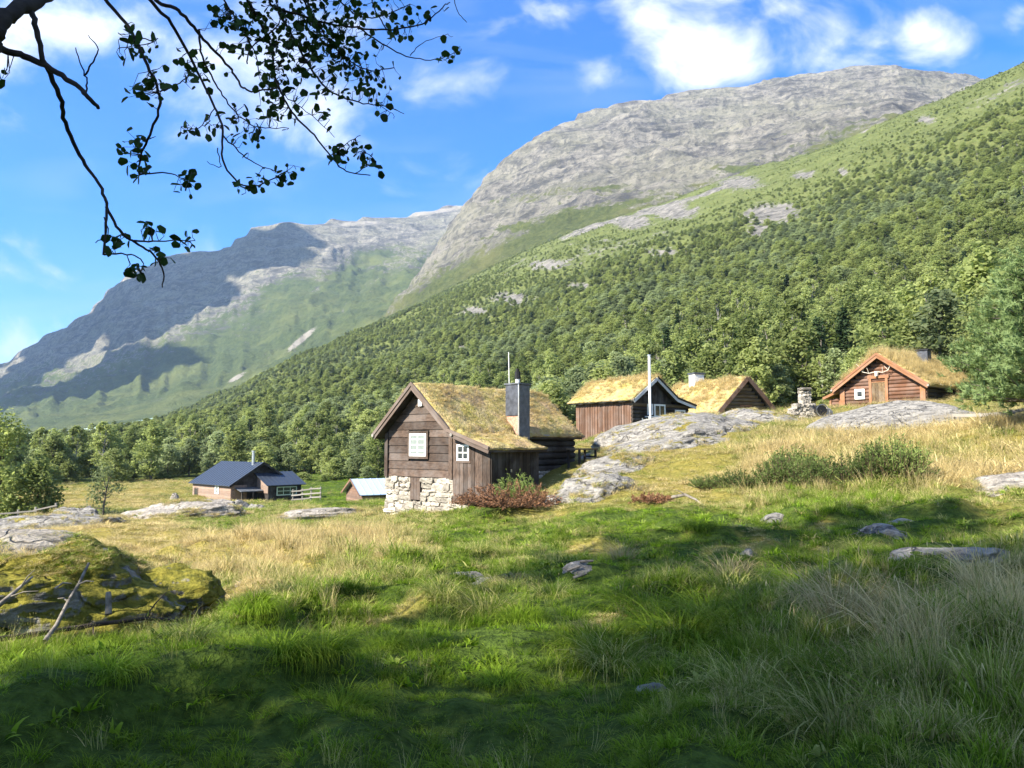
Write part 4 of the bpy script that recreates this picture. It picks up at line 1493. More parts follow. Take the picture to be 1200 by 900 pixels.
    # low annex at the left
    an2 = box('annex', root, M_ORANGE, (-.9, -.1), (.3, 3.0), (B, 3.05))
    for i in range(5):
        z = B + .12 + i * .24
        sub(beam('log', root, M_ORANGE, (-1.0, .28, z), (-.1, .28, z), .2, .24, 'log'), an2)
    for u in (-1.0, -.3):
        sub(Face('front', .18).box('corner_post', root, M_TRIM, (u, u + .14), (0, .06), (B, 3.1)), an2)
    q = ((-1.3, -.1, 3.05), (-1.3, 3.2, 3.05), (-.1, 3.2, 3.55), (-.1, -.1, 3.55))
    sod(root, q, 0.15, 79, 0.2, .75, 26, name='annex_turf')
    beam('barge_board', root, M_TRIM, (-1.33, -.13, 3.10), (-.1, -.13, 3.60), .03, .16)
    return root


antler_cabin()


# ------------------------------------------------------------------ low hut with the dark blue metal roof
def blue_hut():
    root = empty('hut', (-26.5, 73, EYE.z - 5.6), R(46), 'low hut with dark blue metal roof, steel flue and boarded porch on the meadow', 'hut')
    W, L = 6.2, 8.3
    EV, AP, B = 1.78, 3.72, -0.4
    pitch = (AP - EV) / (W / 2)
    box('wall_core', root, M_DARK, (0.06, W - .06), (0.06, L - .06), (B, EV))
    cx = [(0.0, 0.0, EV - .02), (W, 0.0, EV - .02), (W / 2, 0.0, AP - .05), (0, L, EV - .02), (W, L, EV - .02), (W / 2, L, AP - .05)]
    obj('gable_wall', mesh_np('gable_core', cx, [(0, 1, 2), (5, 4, 3), (0, 2, 5, 3), (1, 4, 5, 2), (0, 3, 4, 1)], M_DARKV), root)  # gable turned from the sun: its shade is put into the dark boards
    left = Face('left', 0.0)
    z = B
    while z < EV - .05:
        left.box('siding_board', root, M_PINK, (0, L), (0, .03 + random.uniform(0, .012)), (z, z + .205))
        z += .215
    window(Face('left', -.045), root, M_WHITE, M_CURT, 2.4, 3.2, .75, 1.6, 1, 2, .12, .05)
    window(Face('left', -.045), root, M_BROWN, M_GLASS, 7.0, 7.8, .3, 1.2, 1, 1, .12, .05)
    front = Face('front', 0.0)
    face_boards(front, root, M_PINK, 0.0, 1.6, B, EV - .1, .2, 'wall_board')
    # porch: boxed room before the gable with a shed roof of its own
    py = -2.2
    pr = box('porch', root, M_DARKV, (2.6, W - .1), (py, 0), (B, 1.66))
    pf = Face('front', py)
    face_boards(pf, root, M_DARKV, 2.6, W - .1, B, lambda u: 1.62, .2, 'porch_board')  # porch front darkened in colour like the shaded gable
    window(Face('front', py - .04), root, plain('pale_green_frame', (.50, .56, .42), .6), M_GLASS, 3.45, 5.6, .65, 1.5, 3, 2, .10, .05)
    pl = Face('left', 2.6)
    pw = [(2.6, py, 1.66), (2.6, 0, 1.66), (2.6, 0, 2.75)]
    obj('porch_cheek', mesh_np('cheek', pw + [(2.7, p[1], p[2]) for p in pw], [(0, 1, 2), (5, 4, 3), (0, 3, 4, 1), (1, 4, 5, 2), (2, 5, 3, 0)], M_PINK), root)
    pl.box('porch_side', root, M_PINK, (py, 0), (0, .03), (.9, 1.66))

    def sheet(nm, q, mat, pitch_n=16):
        o = obj(nm, mesh_np(nm, list(q) + [(p[0], p[1], p[2] - .05) for p in q], [(0, 1, 2, 3), (7, 6, 5, 4), (0, 4, 5, 1), (1, 5, 6, 2), (3, 2, 6, 7), (0, 3, 7, 4)], mat), root)
        a, b, c, d = [Vector(p) for p in q]
        for i in range(pitch_n + 1):
            f = i / pitch_n
            sub(beam('roof_rib', root, mat, a.lerp(b, f) + Vector((0, 0, .012)), d.lerp(c, f) + Vector((0, 0, .012)), .045, .035), o)
        return o
    ov = .35
    el, zr = EV - ov * pitch + .08, AP + .08
    sheet('roof_sheet', ((-ov, -.4, el), (-ov, L + .3, el), (W / 2, L + .3, zr), (W / 2, -.4, zr)), M_BLUEROOF)
    sheet('roof_sheet', ((W + ov, -.4, el), (W + ov, L + .3, el), (W / 2, L + .3, zr), (W / 2, -.4, zr)), M_BLUEROOF)
    sheet('porch_roof', ((2.3, py - .35, 1.66), (W + .25, py - .35, 1.66), (W + .25, .2, 2.85), (2.3, .2, 2.85)), M_BLUEROOF, 9)
    for a, b in (((-ov, -.43, el - .06), (W / 2, -.43, zr - .06)), ((W + ov, -.433, el - .06), (W / 2, -.433, zr - .06))):
        beam('barge_board', root, M_DARK, a, b, .03, .2)
    # canopy over the side door
    q = ((0.3, -1.4, 1.15), (2.6, -1.4, 1.15), (2.6, .0, 1.45), (.3, .0, 1.45))
    obj('door_canopy', mesh_np('canopy', list(q) + [(p[0], p[1], p[2] - .06) for p in q], [(0, 1, 2, 3), (7, 6, 5, 4), (0, 4, 5, 1), (1, 5, 6, 2), (3, 2, 6, 7), (0, 3, 7, 4)], M_SLATEL), root)
    for u in (.4, 1.5, 2.5):
        box('canopy_post', root, M_DARKV, (u, u + .12), (-1.35, -1.23), (B, 1.12))
    front.box('door', root, M_DARKV, (1.65, 2.5), (0.0, .05), (B, 1.3))
    f = beam('flue', root, M_STEEL, (W / 2 - .3, 1.2, AP - .3), (W / 2 - .3, 1.2, AP + 1.05), .30, .30, 'log')
    sub(beam('flue_cap', root, M_STEEL, (W / 2 - .3, 1.2, AP + 1.06), (W / 2 - .3, 1.2, AP + 1.2), .38, .38, 'log'), f)
    return root


blue_hut()


def blue_shed():
    root = empty('shed', (-11.6, 60, EYE.z - 4.9), R(-60), 'small red brown shed with pale blue metal roof half sunk behind the meadow', 'shed')
    W, L = 4.0, 6.0
    EV, AP = 1.05, 2.05
    pitch = (AP - EV) / (W / 2)
    x0 = -W
    box('wall_core', root, M_RED, (x0 + .05, -.05), (.05, L), (-.4, EV))
    z = -.4
    fr = Face('front', 0)
    def lim(q):
        k = max(0, (q - EV) / pitch)
        return x0 + k, -k
    gable_courses(root, M_RED, x0, 0, -.4, AP - .05, lim, .19, .04, 'siding_board')
    for i, xs in enumerate((x0 - .3, .3)):
        q = ((xs, -.3, EV - .3 * pitch + .05), (xs, L + .3, EV - .3 * pitch + .05), (x0 / 2, L + .3, AP + .05), (x0 / 2, -.3, AP + .05))
        o = obj('roof_sheet', mesh_np('sheet', list(q) + [(p[0], p[1], p[2] - .05) for p in q], [(0, 1, 2, 3), (7, 6, 5, 4), (0, 4, 5, 1), (1, 5, 6, 2), (3, 2, 6, 7), (0, 3, 7, 4)], M_PALEROOF), root)
        a, b, c, d = [Vector(p) for p in q]
        for k in range(13):
            sub(beam('roof_rib', root, M_PALEROOF, a.lerp(b, k / 12) + Vector((0, 0, .01)), d.lerp(c, k / 12) + Vector((0, 0, .01)), .05, .03), o)
        beam('barge_board', root, M_RED, (xs, -.33 - .003 * i, EV - .3 * pitch), (x0 / 2, -.33 - .003 * i, AP), .03, .16)


blue_shed()
# ------------------------------------------------------------------ rocks
EXCL = []                        # (x, y, rx, ry, rot): no grass grows here


def mat_rock(name, moss, tint=(1, 1, 1)):
    n = NT(name)
    w = n.coord('World')
    a = n.noise(w, 1.1, 7, 0.68, 0.3)
    b = n.noise(w, 7.5, 6, 0.68)
    st = n.noise(n.coord('World', (0.6, 1.6, 3.0)), 2.4, 6, 0.65, 0.4)
    T = lambda c: tuple(x * y for x, y in zip(c, tint))
    c = n.mix(n.ramp(st, 0.28, 0.70), T((0.13, 0.124, 0.115)), T((0.37, 0.35, 0.31)))
    c = n.mix(n.ramp(b, 0.54, 0.70, 0, 0.7), c, T((0.46, 0.44, 0.39)))
    c = n.mix(n.ramp(b, 0.46, 0.33, 0, 0.8), c, T((0.050, 0.048, 0.046)))
    wd = n.new('ShaderNodeVectorMath', operation='ADD')
    n.L.new(w, wd.inputs[0])
    nz = n.new('ShaderNodeTexNoise')
    nz.inputs['Scale'].default_value = 1.6
    nz.inputs['Detail'].default_value = 3
    n.L.new(w, nz.inputs['Vector'])
    n.L.new(nz.outputs['Color'], wd.inputs[1])
    mp = n.new('ShaderNodeMapping')
    mp.inputs['Scale'].default_value = (0.45, 0.9, 1.5)
    mp.inputs['Rotation'].default_value = (0, 0, 0.5)
    n.L.new(wd.outputs[0], mp.inputs[0])
    ck = n.ramp(n.voro(mp.outputs[0], 0.55, 'DISTANCE_TO_EDGE'), 0.0, 0.022, 1.0, 0.0)
    c = n.mix(n.math('MULTIPLY', ck, 0.5), c, T((0.05, 0.047, 0.043)))
    geo = n.new('ShaderNodeNewGeometry')
    sp = n.new('ShaderNodeSeparateXYZ')
    n.L.new(geo.outputs['Normal'], sp.inputs[0])
    mk = n.math('ADD', n.math('MULTIPLY', n.math('SUBTRACT', a, 0.5), 2.4), n.math('ADD', n.math('MULTIPLY', sp.outputs[2], 0.30), n.math('MULTIPLY', n.math('SUBTRACT', b, 0.5), 0.5)))
    ms = n.mix(n.ramp(b, 0.32, 0.68), (0.10, 0.105, 0.016), (0.30, 0.265, 0.045))
    ms = n.mix(n.ramp(a, 0.5, 0.8, 0, 0.6), ms, (0.17, 0.10, 0.035))
    c = n.mix(n.ramp(mk, 0.62 - moss, 0.80 - moss), c, ms)
    n.color(c)
    n.rough(0.92)
    n.b.inputs['Specular IOR Level'].default_value = 0.12
    n.bump(n.math('SUBTRACT', n.math('ADD', n.math('MULTIPLY', st, 1.2), n.math('MULTIPLY', b, 0.7)), n.math('MULTIPLY', ck, 0.5)), 0.16)
    return n.m


M_ROCK = mat_rock('grey_bedrock', 0.20)
M_ROCKC = mat_rock('clean_grey_rock', -0.15)
M_MOSSY = mat_rock('mossy_rock', 0.76)
M_PALER = mat_rock('pale_rock', 0.05, (1.25, 1.20, 1.15))


def rock(name, px, d, wpx, hgt, depth, label, mat=M_ROCK, seed=0, cat='rock', group=None, rot=0.0, sub_=5, sink=0.30, flat=0.6, rough=0.20, lift=0.0, tilt=True, excl=0.8, py=500):
    """a half-buried stone: lumpy dome following the ground, with joints and facets"""
    c = on(px, d, py)
    wid = wpx / 900 * c.y
    rx, ry = wid / 2, depth / 2
    bm = bmesh.new()
    bmesh.ops.create_icosphere(bm, subdivisions=sub_, radius=1)
    V = np.array([v.co[:] for v in bm.verts])
    r0 = np.random.default_rng(seed + 500)
    for _ in range(9):                          # planar facets
        nrm = r0.normal(size=3)
        nrm[2] = abs(nrm[2]) * 0.7
        nrm /= np.linalg.norm(nrm)
        lim = r0.uniform(0.68, 0.93)
        q = V @ nrm
        over = np.maximum(q - lim, 0)
        V = V - over[:, None] * nrm * 0.8
    n1 = fbm(V[:, 0] * 1.6 + seed, V[:, 1] * 1.6, V[:, 2] * 1.6, octv=5, seed=seed)
    n2 = fbm(V[:, 0] * 3.2, V[:, 1] * 3.2 + seed, V[:, 2] * 4.5, octv=4, seed=seed + 3, ridged=True)
    V = V * (1 + rough * n1 + rough * 0.45 * n2)[:, None]
    k = hgt / (1 - sink)
    V = V * np.array([rx, ry, k])
    me_ang = rot
    ca, sa = math.cos(me_ang), math.sin(me_ang)
    V[:, :2] = np.stack([V[:, 0] * ca - V[:, 1] * sa, V[:, 0] * sa + V[:, 1] * ca], 1)
    V[:, 2] -= k * sink
    if tilt:
        V[:, 2] += (ground_z(c.x + V[:, 0], c.y + V[:, 1], False) - ground_z(c.x, c.y, False)[0])
    for v, p in zip(bm.verts, V):
        v.co = p
    me = bpy.data.meshes.new(name)
    bm.to_mesh(me)
    bm.free()
    me.materials.append(mat)
    me.polygons.foreach_set('use_smooth', np.ones(len(me.polygons), bool))
    o = obj(name, me, None, (c.x, c.y, c.z + lift))
    EXCL.append((c.x, c.y, rx * excl, ry * excl, rot))
    return tag(o, label, cat, group)


rock('rock_outcrop', 800, 38.5, 255, 1.10, 9.0, 'broad grey bedrock hump sloping down in front of the cabin with the tall pipe', M_ROCK, 1, 'rock', sub_=6, rough=.16, lift=-.28)
rock('rock_outcrop', 880, 43.5, 125, 0.95, 5.5, 'grey bedrock hump below the gable of the log cabin with white chimney', M_ROCK, 2, 'rock', sub_=5, rough=.16)
rock('rock_outcrop', 765, 34.8, 175, 0.42, 5.0, 'flat grey bedrock sheet lying just below the broad hump', M_ROCK, 12, 'rock', sub_=5, rough=.16)
rock('rock_dome', 1045, 37.5, 205, 1.25, 6.5, 'smooth domed grey rock in front of the orange log cabin with antlers', M_ROCKC, 3, 'rock', sub_=6, rough=.10, sink=.25)
rock('rock_slab', 722, 30.5, 112, 0.42, 3.2, 'grey slab half way up the grassy slope below the boarded cabin', M_ROCK, 4, 'rock')
rock('rock_slab', 688, 25.2, 128, 0.62, 2.8, 'rounded grey slab beside the brown dead juniper', M_ROCK, 5, 'rock', py=580)
rock('rock_slab', 705, 35.5, 66, 0.18, 3.0, 'flat grey slab beside the wooden bench at the cabin corner', M_ROCKC, 6, 'rock')
rock('rock', 540, 11.6, 92, 0.17, 0.8, 'low dark grey stone in the shaded grass in front of the stone basement', M_ROCKC, 7, 'rock', sink=.4, lift=-.05)
rock('rock', 905, 17.2, 38, 0.17, 0.6, 'small grey stone below the juniper bushes, at the edge of the shade', M_ROCKC, 8, 'rock', sub_=4, lift=-.05)
rock('rock', 875, 12.3, 28, 0.13, 0.35, 'small pale rounded stone alone in the shaded grass', M_PALER, 9, 'rock', sub_=4, lift=-.05)
rock('rock', 1105, 10.4, 135, 0.10, 0.7, 'long low grey stone among the pale tussocks', M_ROCKC, 10, 'rock', sink=.45, sub_=5, lift=-.05)
rock('rock', 1025, 15.0, 58, 0.18, 0.8, 'brownish stone with dead twigs on it, in the shaded grass', M_ROCK, 11, 'rock', sub_=5, lift=-.05)
rock('rock', 1093, 14.2, 40, 0.13, 0.6, 'pale grey stone to the side of the twig covered stone', M_PALER, 13, 'rock', sub_=4, lift=-.05)
rock('rock', 1050, 16.6, 44, 0.13, 0.5, 'dark grey stone just above the twig covered stone', M_ROCKC, 14, 'rock', sub_=4, lift=-.05)
rock('rock', 678, 10.4, 40, 0.08, 0.4, 'broken little stone under a tuft beside grey wood scraps', M_ROCKC, 15, 'rock', sub_=4, lift=-.05)
rock('rock', 1175, 5.4, 62, 0.06, 0.25, 'flat dark stone under the big pale tussock', M_ROCKC, 16, 'rock', sub_=4)
rock('rock', 757, 5.6, 40, 0.05, 0.16, 'flat dark stone sunk in the shaded lawn', M_ROCKC, 17, 'rock', sub_=4)
rock('rock_outcrop', 1185, 22.0, 100, 0.25, 2.4, 'pinkish grey ledge in the dry slope, to the side of the junipers', M_PALER, 18, 'rock', sub_=5)
rock('rock_outcrop', 215, 41.0, 190, 0.7, 5.0, 'long pinkish grey outcrop below the blue roofed hut', M_PALER, 19, 'rock', sub_=6, rough=.22)
rock('rock_outcrop', 385, 34.0, 125, 0.32, 3.4, 'low pinkish grey outcrop on the meadow before the pale roofed shed', M_PALER, 20, 'rock', sub_=5, rough=.22)
rock('rock_outcrop', 60, 37.0, 170, 0.75, 4.5, 'lichen grey outcrop below the rail fence', M_ROCK, 21, 'rock', sub_=5, rough=.22)
rock('rock_outcrop', 95, 44.0, 75, 0.9, 2.4, 'broken grey outcrop at the end of the rail fence', M_ROCK, 22, 'rock', sub_=5, rough=.26)
rock('boulder', 283, 54.0, 28, 0.55, 1.3, 'flat topped boulder in the grass below the hut porch', M_ROCK, 23, 'boulder', sub_=4)
rock('boulder', 304, 51.0, 30, 0.62, 1.3, 'squarish grey boulder beside the flat topped one', M_ROCKC, 24, 'boulder', sub_=4)
rock('boulder', 208, 80.0, 12, 0.6, 0.8, 'small pale boulder on the meadow behind the hut', M_PALER, 25, 'boulder', sub_=4)
rock('boulder', 645, 24.0, 20, 0.32, 0.5, 'round pale stone at the foot of the slab by the dead juniper', M_PALER, 26, 'boulder', sub_=4)
# mossy knoll at the left
rock('mossy_knoll', 50, 10.5, 360, 0.58, 3.2, 'big moss covered knoll with a bare pale slab on top', M_MOSSY, 27, 'rock', sub_=6, rough=.20, sink=.30, excl=1.0, rot=.35)
rock('mossy_knoll', 205, 10.3, 150, 0.40, 1.3, 'lower mossy hump with a dark rock face beside the knoll', M_MOSSY, 28, 'rock', sub_=6, rough=.22, sink=.30, excl=1.0, rot=.25)
rock('rock_slab', 30, 10.8, 210, 0.20, 1.7, 'bare pale grey slab capping the mossy knoll', M_PALER, 29, 'rock', sub_=5, rough=.14, lift=.56, tilt=False)
rock('rock', 285, 12.0, 14, 0.10, 0.2, 'pale pebble beside the lower mossy hump', M_PALER, 30, 'rock', sub_=3)

# ------------------------------------------------------------------ trees
M_BARK = plain('grey_bark', (0.115, 0.10, 0.085), 0.9, var=0.4, scale=9, bump=0.02)
M_BIRCH = plain('pale_birch_bark', (0.27, 0.25, 0.22), 0.8, var=0.45, scale=9)
M_LEAF1 = leafmat('birch_leaves', (0.145, 0.182, 0.058), (0.270, 0.315, 0.120), (0.30, 0.315, 0.13), trans=.5)
M_LEAF2 = leafmat('alder_leaves', (0.125, 0.168, 0.050), (0.240, 0.285, 0.105), (0.28, 0.30, 0.12), trans=.5)
M_LEAF3 = leafmat('willow_leaves', (0.125, 0.160, 0.072), (0.25, 0.30, 0.155), (0.27, 0.30, 0.15), trans=.5)
M_NEEDLE = leafmat('dark_needles', (0.022, 0.044, 0.018), (0.062, 0.098, 0.038), (0.07, 0.10, 0.04), trans=0.2)


def tube(pts, rad, n=6):
    """tapered tube through points"""
    P = np.array(pts, float)
    m = len(P)
    V, F = [], []
    ref = np.array([0.31, 0.17, 0.93])
    for i in range(m):
        t = P[min(i + 1, m - 1)] - P[max(i - 1, 0)]
        t = t / (np.linalg.norm(t) + 1e-9)
        a = np.cross(t, ref)
        if np.linalg.norm(a) < 0.05:
            a = np.cross(t, [1, 0, 0])
        a /= np.linalg.norm(a)
        b = np.cross(t, a)
        for k in range(n):
            w = 2 * math.pi * k / n
            V.append(P[i] + rad[i] * (math.cos(w) * a + math.sin(w) * b))
    for i in range(m - 1):
        for k in range(n):
            F.append((i * n + k, i * n + (k + 1) % n, (i + 1) * n + (k + 1) % n, (i + 1) * n + k))
    return V, F


def join(parts):
    V, F = [], []
    for v, f in parts:
        o = len(V)
        V += list(v)
        F += [tuple(i + o for i in q) for q in f]
    return V, F


def leaf_cloud(cent, rad, k, size, r, up=0.9, aspect=1.5, tone_c=None):
    """k leaf-sized faces round each clump centre"""
    m = len(cent)
    C = np.repeat(cent, k, 0)
    Rr = np.repeat(rad, k)[:, None]
    off = r.normal(size=(m * k, 3))
    off /= np.linalg.norm(off, axis=1)[:, None]
    P = C + off * Rr * (r.random((m * k, 1)) ** 0.45) * np.array([1, 1, 0.75])
    nrm = off * 0.55 + r.normal(size=(m * k, 3)) * 0.6 + np.array([0, 0, up])
    nrm /= np.linalg.norm(nrm, axis=1)[:, None]
    t = np.cross(nrm, r.normal(size=(m * k, 3)))
    t /= np.linalg.norm(t, axis=1)[:, None]
    b = np.cross(nrm, t)
    s = size * r.uniform(0.6, 1.35, (m * k, 1))
    V = np.stack([P - t * s * aspect * .5, P + b * s * .5 - t * s * .05 * aspect, P + t * s * aspect * .5, P - b * s * .5 - t * s * .05 * aspect], 1).reshape(-1, 3)
    F = np.arange(m * k * 4).reshape(-1, 4)
    tc = r.random(m) if tone_c is None else tone_c
    tone = np.repeat(np.clip(0.55 * np.repeat(tc, k) + 0.45 * r.random(m * k), 0, 1), 4)
    return V, F, tone


def make_tree(seed, h, w, base, clumps, k, leaf, kind='round'):
    """returns trunk mesh data and crown mesh data for a tree of height h, crown radius w"""
    r = np.random.default_rng(seed)
    cents, rads = [], []
    lobes = r.uniform(0, 6.28, 3)
    tries = 0
    while len(cents) < clumps and tries < 9000:
        tries += 1
        t = r.random()
        z = base + (h - base) * t
        if kind == 'round':
            env = w * (math.sin(math.pi * min(1, (t * 0.86 + 0.14)) ** 0.85) ** 0.6) * (1 - 0.25 * t)
        elif kind == 'slim':
            env = w * (math.sin(math.pi * min(1, t * 0.9 + 0.1)) ** 0.55)
        else:
            env = w * (1 - t) ** 0.9 * (0.5 + 0.5 * min(1, t * 8))
        a = r.uniform(0, 6.28)
        env *= 0.78 + 0.34 * math.sin(2 * a + lobes[0] + 3 * t) * math.sin(a * 3 + lobes[1] + t * 5)
        q = env * r.random() ** 0.42
        c = np.array([q * math.cos(a), q * math.sin(a), z])
        rc = w * r.uniform(0.22, 0.40) * (0.75 if kind != 'round' else 1)
        if any(np.linalg.norm(c - d) < 0.55 * rc for d in cents):
            continue
        cents.append(c)
        rads.append(rc)
    cents, rads = np.array(cents), np.array(rads)
    V, F, T = leaf_cloud(cents, rads, k, leaf, r)
    # trunk with limbs that end in the clumps
    bend = r.normal(0, 0.04 * h, 2)
    tp = [(0, 0, -0.4)] + [(bend[0] * s * s, bend[1] * s * s, h * 0.9 * s) for s in np.linspace(0.12, 1, 6)]
    r0 = (0.016 * h + 0.03) if h < 12 else 0.15
    parts = [tube(tp, [r0 * 1.3] + [r0 * (1 - s * 0.9) for s in np.linspace(0.1, 1, 6)], 6)]
    for c in cents[:: max(1, len(cents) // 12)]:
        s = max(0.12, min(0.85, (c[2] / h) * 0.72))
        p = np.array([bend[0] * s * s, bend[1] * s * s, h * 0.9 * s])
        md = (p + c) / 2 + np.array([0, 0, -0.05 * h])
        parts.append(tube([p, md, c], [r0 * 0.42, r0 * 0.28, r0 * 0.08], 4))
    return join(parts), (V, F, T)


KINDS = []
for i, (h, w, base, cl, k, leaf, kind, lm, bk) in enumerate((
        (7.5, 2.7, 0.9, 62, 44, 0.26, 'round', M_LEAF1, M_BARK), (8.5, 2.5, 1.2, 62, 44, 0.25, 'round', M_LEAF2, M_BARK),
        (6.5, 2.6, 0.6, 58, 44, 0.25, 'round', M_LEAF1, M_BARK), (9.5, 2.1, 1.6, 58, 42, 0.24, 'slim', M_LEAF1, M_BIRCH),
        (7.0, 2.3, 0.8, 56, 44, 0.24, 'round', M_LEAF3, M_BARK), (9.0, 1.9, 0.8, 70, 36, 0.22, 'cone', M_NEEDLE, M_BARK),
        (2.6, 1.7, 0.1, 30, 44, 0.20, 'round', M_LEAF2, M_BARK), (2.2, 1.6, 0.1, 28, 44, 0.20, 'round', M_LEAF1, M_BARK))):
    (tv, tf), (cv, cf, ct) = make_tree(900 + i, h, w, base, cl, k, leaf, kind)
    tme = mesh_np('trunk', np.array(tv), tf, bk, True)
    cme = mesh_np('crown', cv, cf, lm, False, {'tone': ct})
    # whole tree in one mesh for the distant wood
    nv = len(tv)
    tq = np.array(tf)
    allf = np.vstack([tq, cf + nv])
    wme = mesh_np('wood_tree', np.vstack([np.array(tv), cv]), allf, None, False, {'tone': np.concatenate([np.zeros(nv), ct])}, [bk, lm], np.concatenate([np.zeros(len(tq)), np.ones(len(cf))]))
    KINDS.append((tme, cme, variant('woodkind_%d' % i, wme), h, w))
WOODS = inst_group('woodkinds', [k[2] for k in KINDS])


def plant_wood():
    r = np.random.default_rng(77)
    out = []
    for s, d0, d1 in ((3.9, 56, 240), (3.5, 240, 430), (3.1, 430, 1050)):
        n = int(2 * d1 / s)
        gx, gy = np.meshgrid(np.arange(-d1 * .75, d1 * .80, s), np.arange(d0 * .55, d1, s))
        x = (gx + r.uniform(-.5, .5, gx.shape) * s * 1.3).ravel()
        y = (gy + r.uniform(-.5, .5, gy.shape) * s * 1.3).ravel()
        d = np.hypot(x, y)
        a = np.degrees(np.arctan2(x, y))
        k = (d > d0) & (d <= d1) & (np.abs(a) < 39)
        out.append(np.stack([x[k], y[k]], 1))
    P = np.vstack(out)
    x, y = P.T
    d = np.hypot(x, y)
    px = 600 + 900 * x / y
    z = ground_z(x, y)
    edge = np.interp(px, [-100, 0, 150, 260, 380, 430, 560, 640, 760, 900, 960, 1100, 1200, 1400], [118, 116, 119, 122, 108, 92, 86, 78, 74, 74, 70, 66, 58, 55]) + 5 * fbm(x * .06, y * .06, seed=12, octv=2)
    bz = bare(x, y, z)
    th = fbm(x * 0.012, y * 0.012, seed=14, octv=4)
    _, py = proj(x, y, z)
    high = smooth(300, 760, d) * (1 - smooth(230, 400, py))
    k = (d > edge) & (r.random(len(x)) > bz * 1.05) & (r.random(len(x)) > 0.20 + 0.55 * high * smooth(0.35, -0.35, th) - 0.1)
    x, y, z, d, px, th, high, edge = [v[k] for v in (x, y, z, d, px, th, high, edge)]
    n = len(x)
    kind = np.zeros(n, int)
    u = r.random(n)
    wil = fbm(x * .02, y * .02, seed=19, octv=3)
    for i in range(n):
        t = u[i]
        if high[i] > 0.25 and t < 0.35 + 0.6 * high[i]:
            kind[i] = 6 if r.random() < .5 else 7
        elif d[i] < edge[i] + 7 and t < .45:
            kind[i] = (6, 7, 2)[r.integers(3)]
        elif wil[i] > 0.22 and t < .7:
            kind[i] = 4
        elif t < .025:
            kind[i] = 5
        elif t < .16:
            kind[i] = 3
        else:
            kind[i] = (0, 1, 2, 0, 1, 4)[r.integers(6)]
    sc = (0.45 + 0.75 * r.random(n) ** 0.8) * (1 - 0.52 * high) * (1 - 0.30 * smooth(150, 320, d)) * (1 - 0.34 * smooth(380, 600, d)) * (1 + 0.12 * th)
    sc = sc * np.where((px < 470) & (d < 170), .80, 1)
    rot = r.uniform(0, 6.28, n)
    H = np.array([k[3] for k in KINDS])[kind] * sc
    vis = (px > -20) & (px < 1220)
    score = np.where(vis, H / d, -1)
    order = np.argsort(-score)
    sel = order[:296]
    rest = order[296:]
    names = ['birch_tree', 'alder_tree', 'birch_tree', 'birch_tree', 'willow_tree', 'pine_tree', 'shrub', 'shrub']
    look = ['bushy birch', 'dense dark alder', 'spreading birch', 'slender birch', 'grey green willow', 'dark narrow pine', 'dense dark shrub', 'light green shrub']
    for i in sel:
        tme, cme, _, h, w = KINDS[kind[i]]
        for lim, where in ((60, 'behind the low rail fence'), (140, 'beyond the airy meadow bush'), (225, 'beyond the small pale meadow boulder'), (275, 'behind the hut roof'), (330, 'behind the hut porch and flue'),
                           (395, 'behind the fence beside the hut'), (455, 'behind the pale roofed shed'), (540, 'behind the stone footed cabin gable'), (640, 'behind the slate chimney'), (735, 'behind the red brown boarded wall'),
                           (800, 'behind the tall stove pipe'), (860, 'behind the white chimney'), (925, 'behind the low log cabin gable'), (985, 'behind the stone oven'), (1060, 'behind the antler cabin'), (1130, 'behind the tall straw roof'), (9999, 'behind the blue green pine')):
            if px[i] < lim:
                break
        nm = names[kind[i]]
        big = 'big ' if H[i] > 8.2 else ('small ' if H[i] < 5.0 else '')
        row = 'at the wood edge ' if d[i] < edge[i] + 8 else ('deep in the wood ' if d[i] < edge[i] + 28 else 'far back in the wood ')
        e = empty(nm, (x[i], y[i], z[i] - 0.1), rot[i], big + look[kind[i]] + ' ' + row + where, 'shrub' if nm == 'shrub' else 'tree', ('shrubs' if nm == 'shrub' else 'trees') + ' of the wood behind the cabins')
        e.scale = (sc[i] * 1.15, sc[i] * 1.15, sc[i] * random.uniform(.92, 1.1))
        obj('trunk', tme, e)
        obj('crown', cme, e)
    rt = np.stack([r.normal(0, .05, len(rest)), r.normal(0, .05, len(rest)), rot[rest]], 1)
    wx = 1.22 + .33 * smooth(150, 350, d[rest])
    s3 = np.stack([sc[rest] * wx, sc[rest] * wx * r.uniform(.85, 1.15, len(rest)), sc[rest] * r.uniform(.66, .98, len(rest))], 1)
    scatter('wood', np.stack([x[rest], y[rest], z[rest] - .15], 1), rt, s3, kind[rest], WOODS, None, None, 'green broadleaf wood covering the hillside up to the bare rock', 'wood')
    print('wood', n)


plant_wood()


def single_tree(name, px, d, h, label, seed, w, base, cl, k, leaf, kind, lm, bk, cat='tree', group=None, pos=None, crown_stuff=True):
    c = Vector(pos) if pos else on(px, d)
    if pos:
        c.z = gz(c.x, c.y)
    (tv, tf), (cv, cf, ct) = make_tree(seed, h, w, base, cl, k, leaf, kind)
    e = empty(name, c, 0, label, cat, group)
    obj('trunk', mesh_np('trunk', np.array(tv), tf, bk, True), e)
    obj('crown', mesh_np('crown', cv, cf, lm, False, {'tone': ct}), e)
    return e


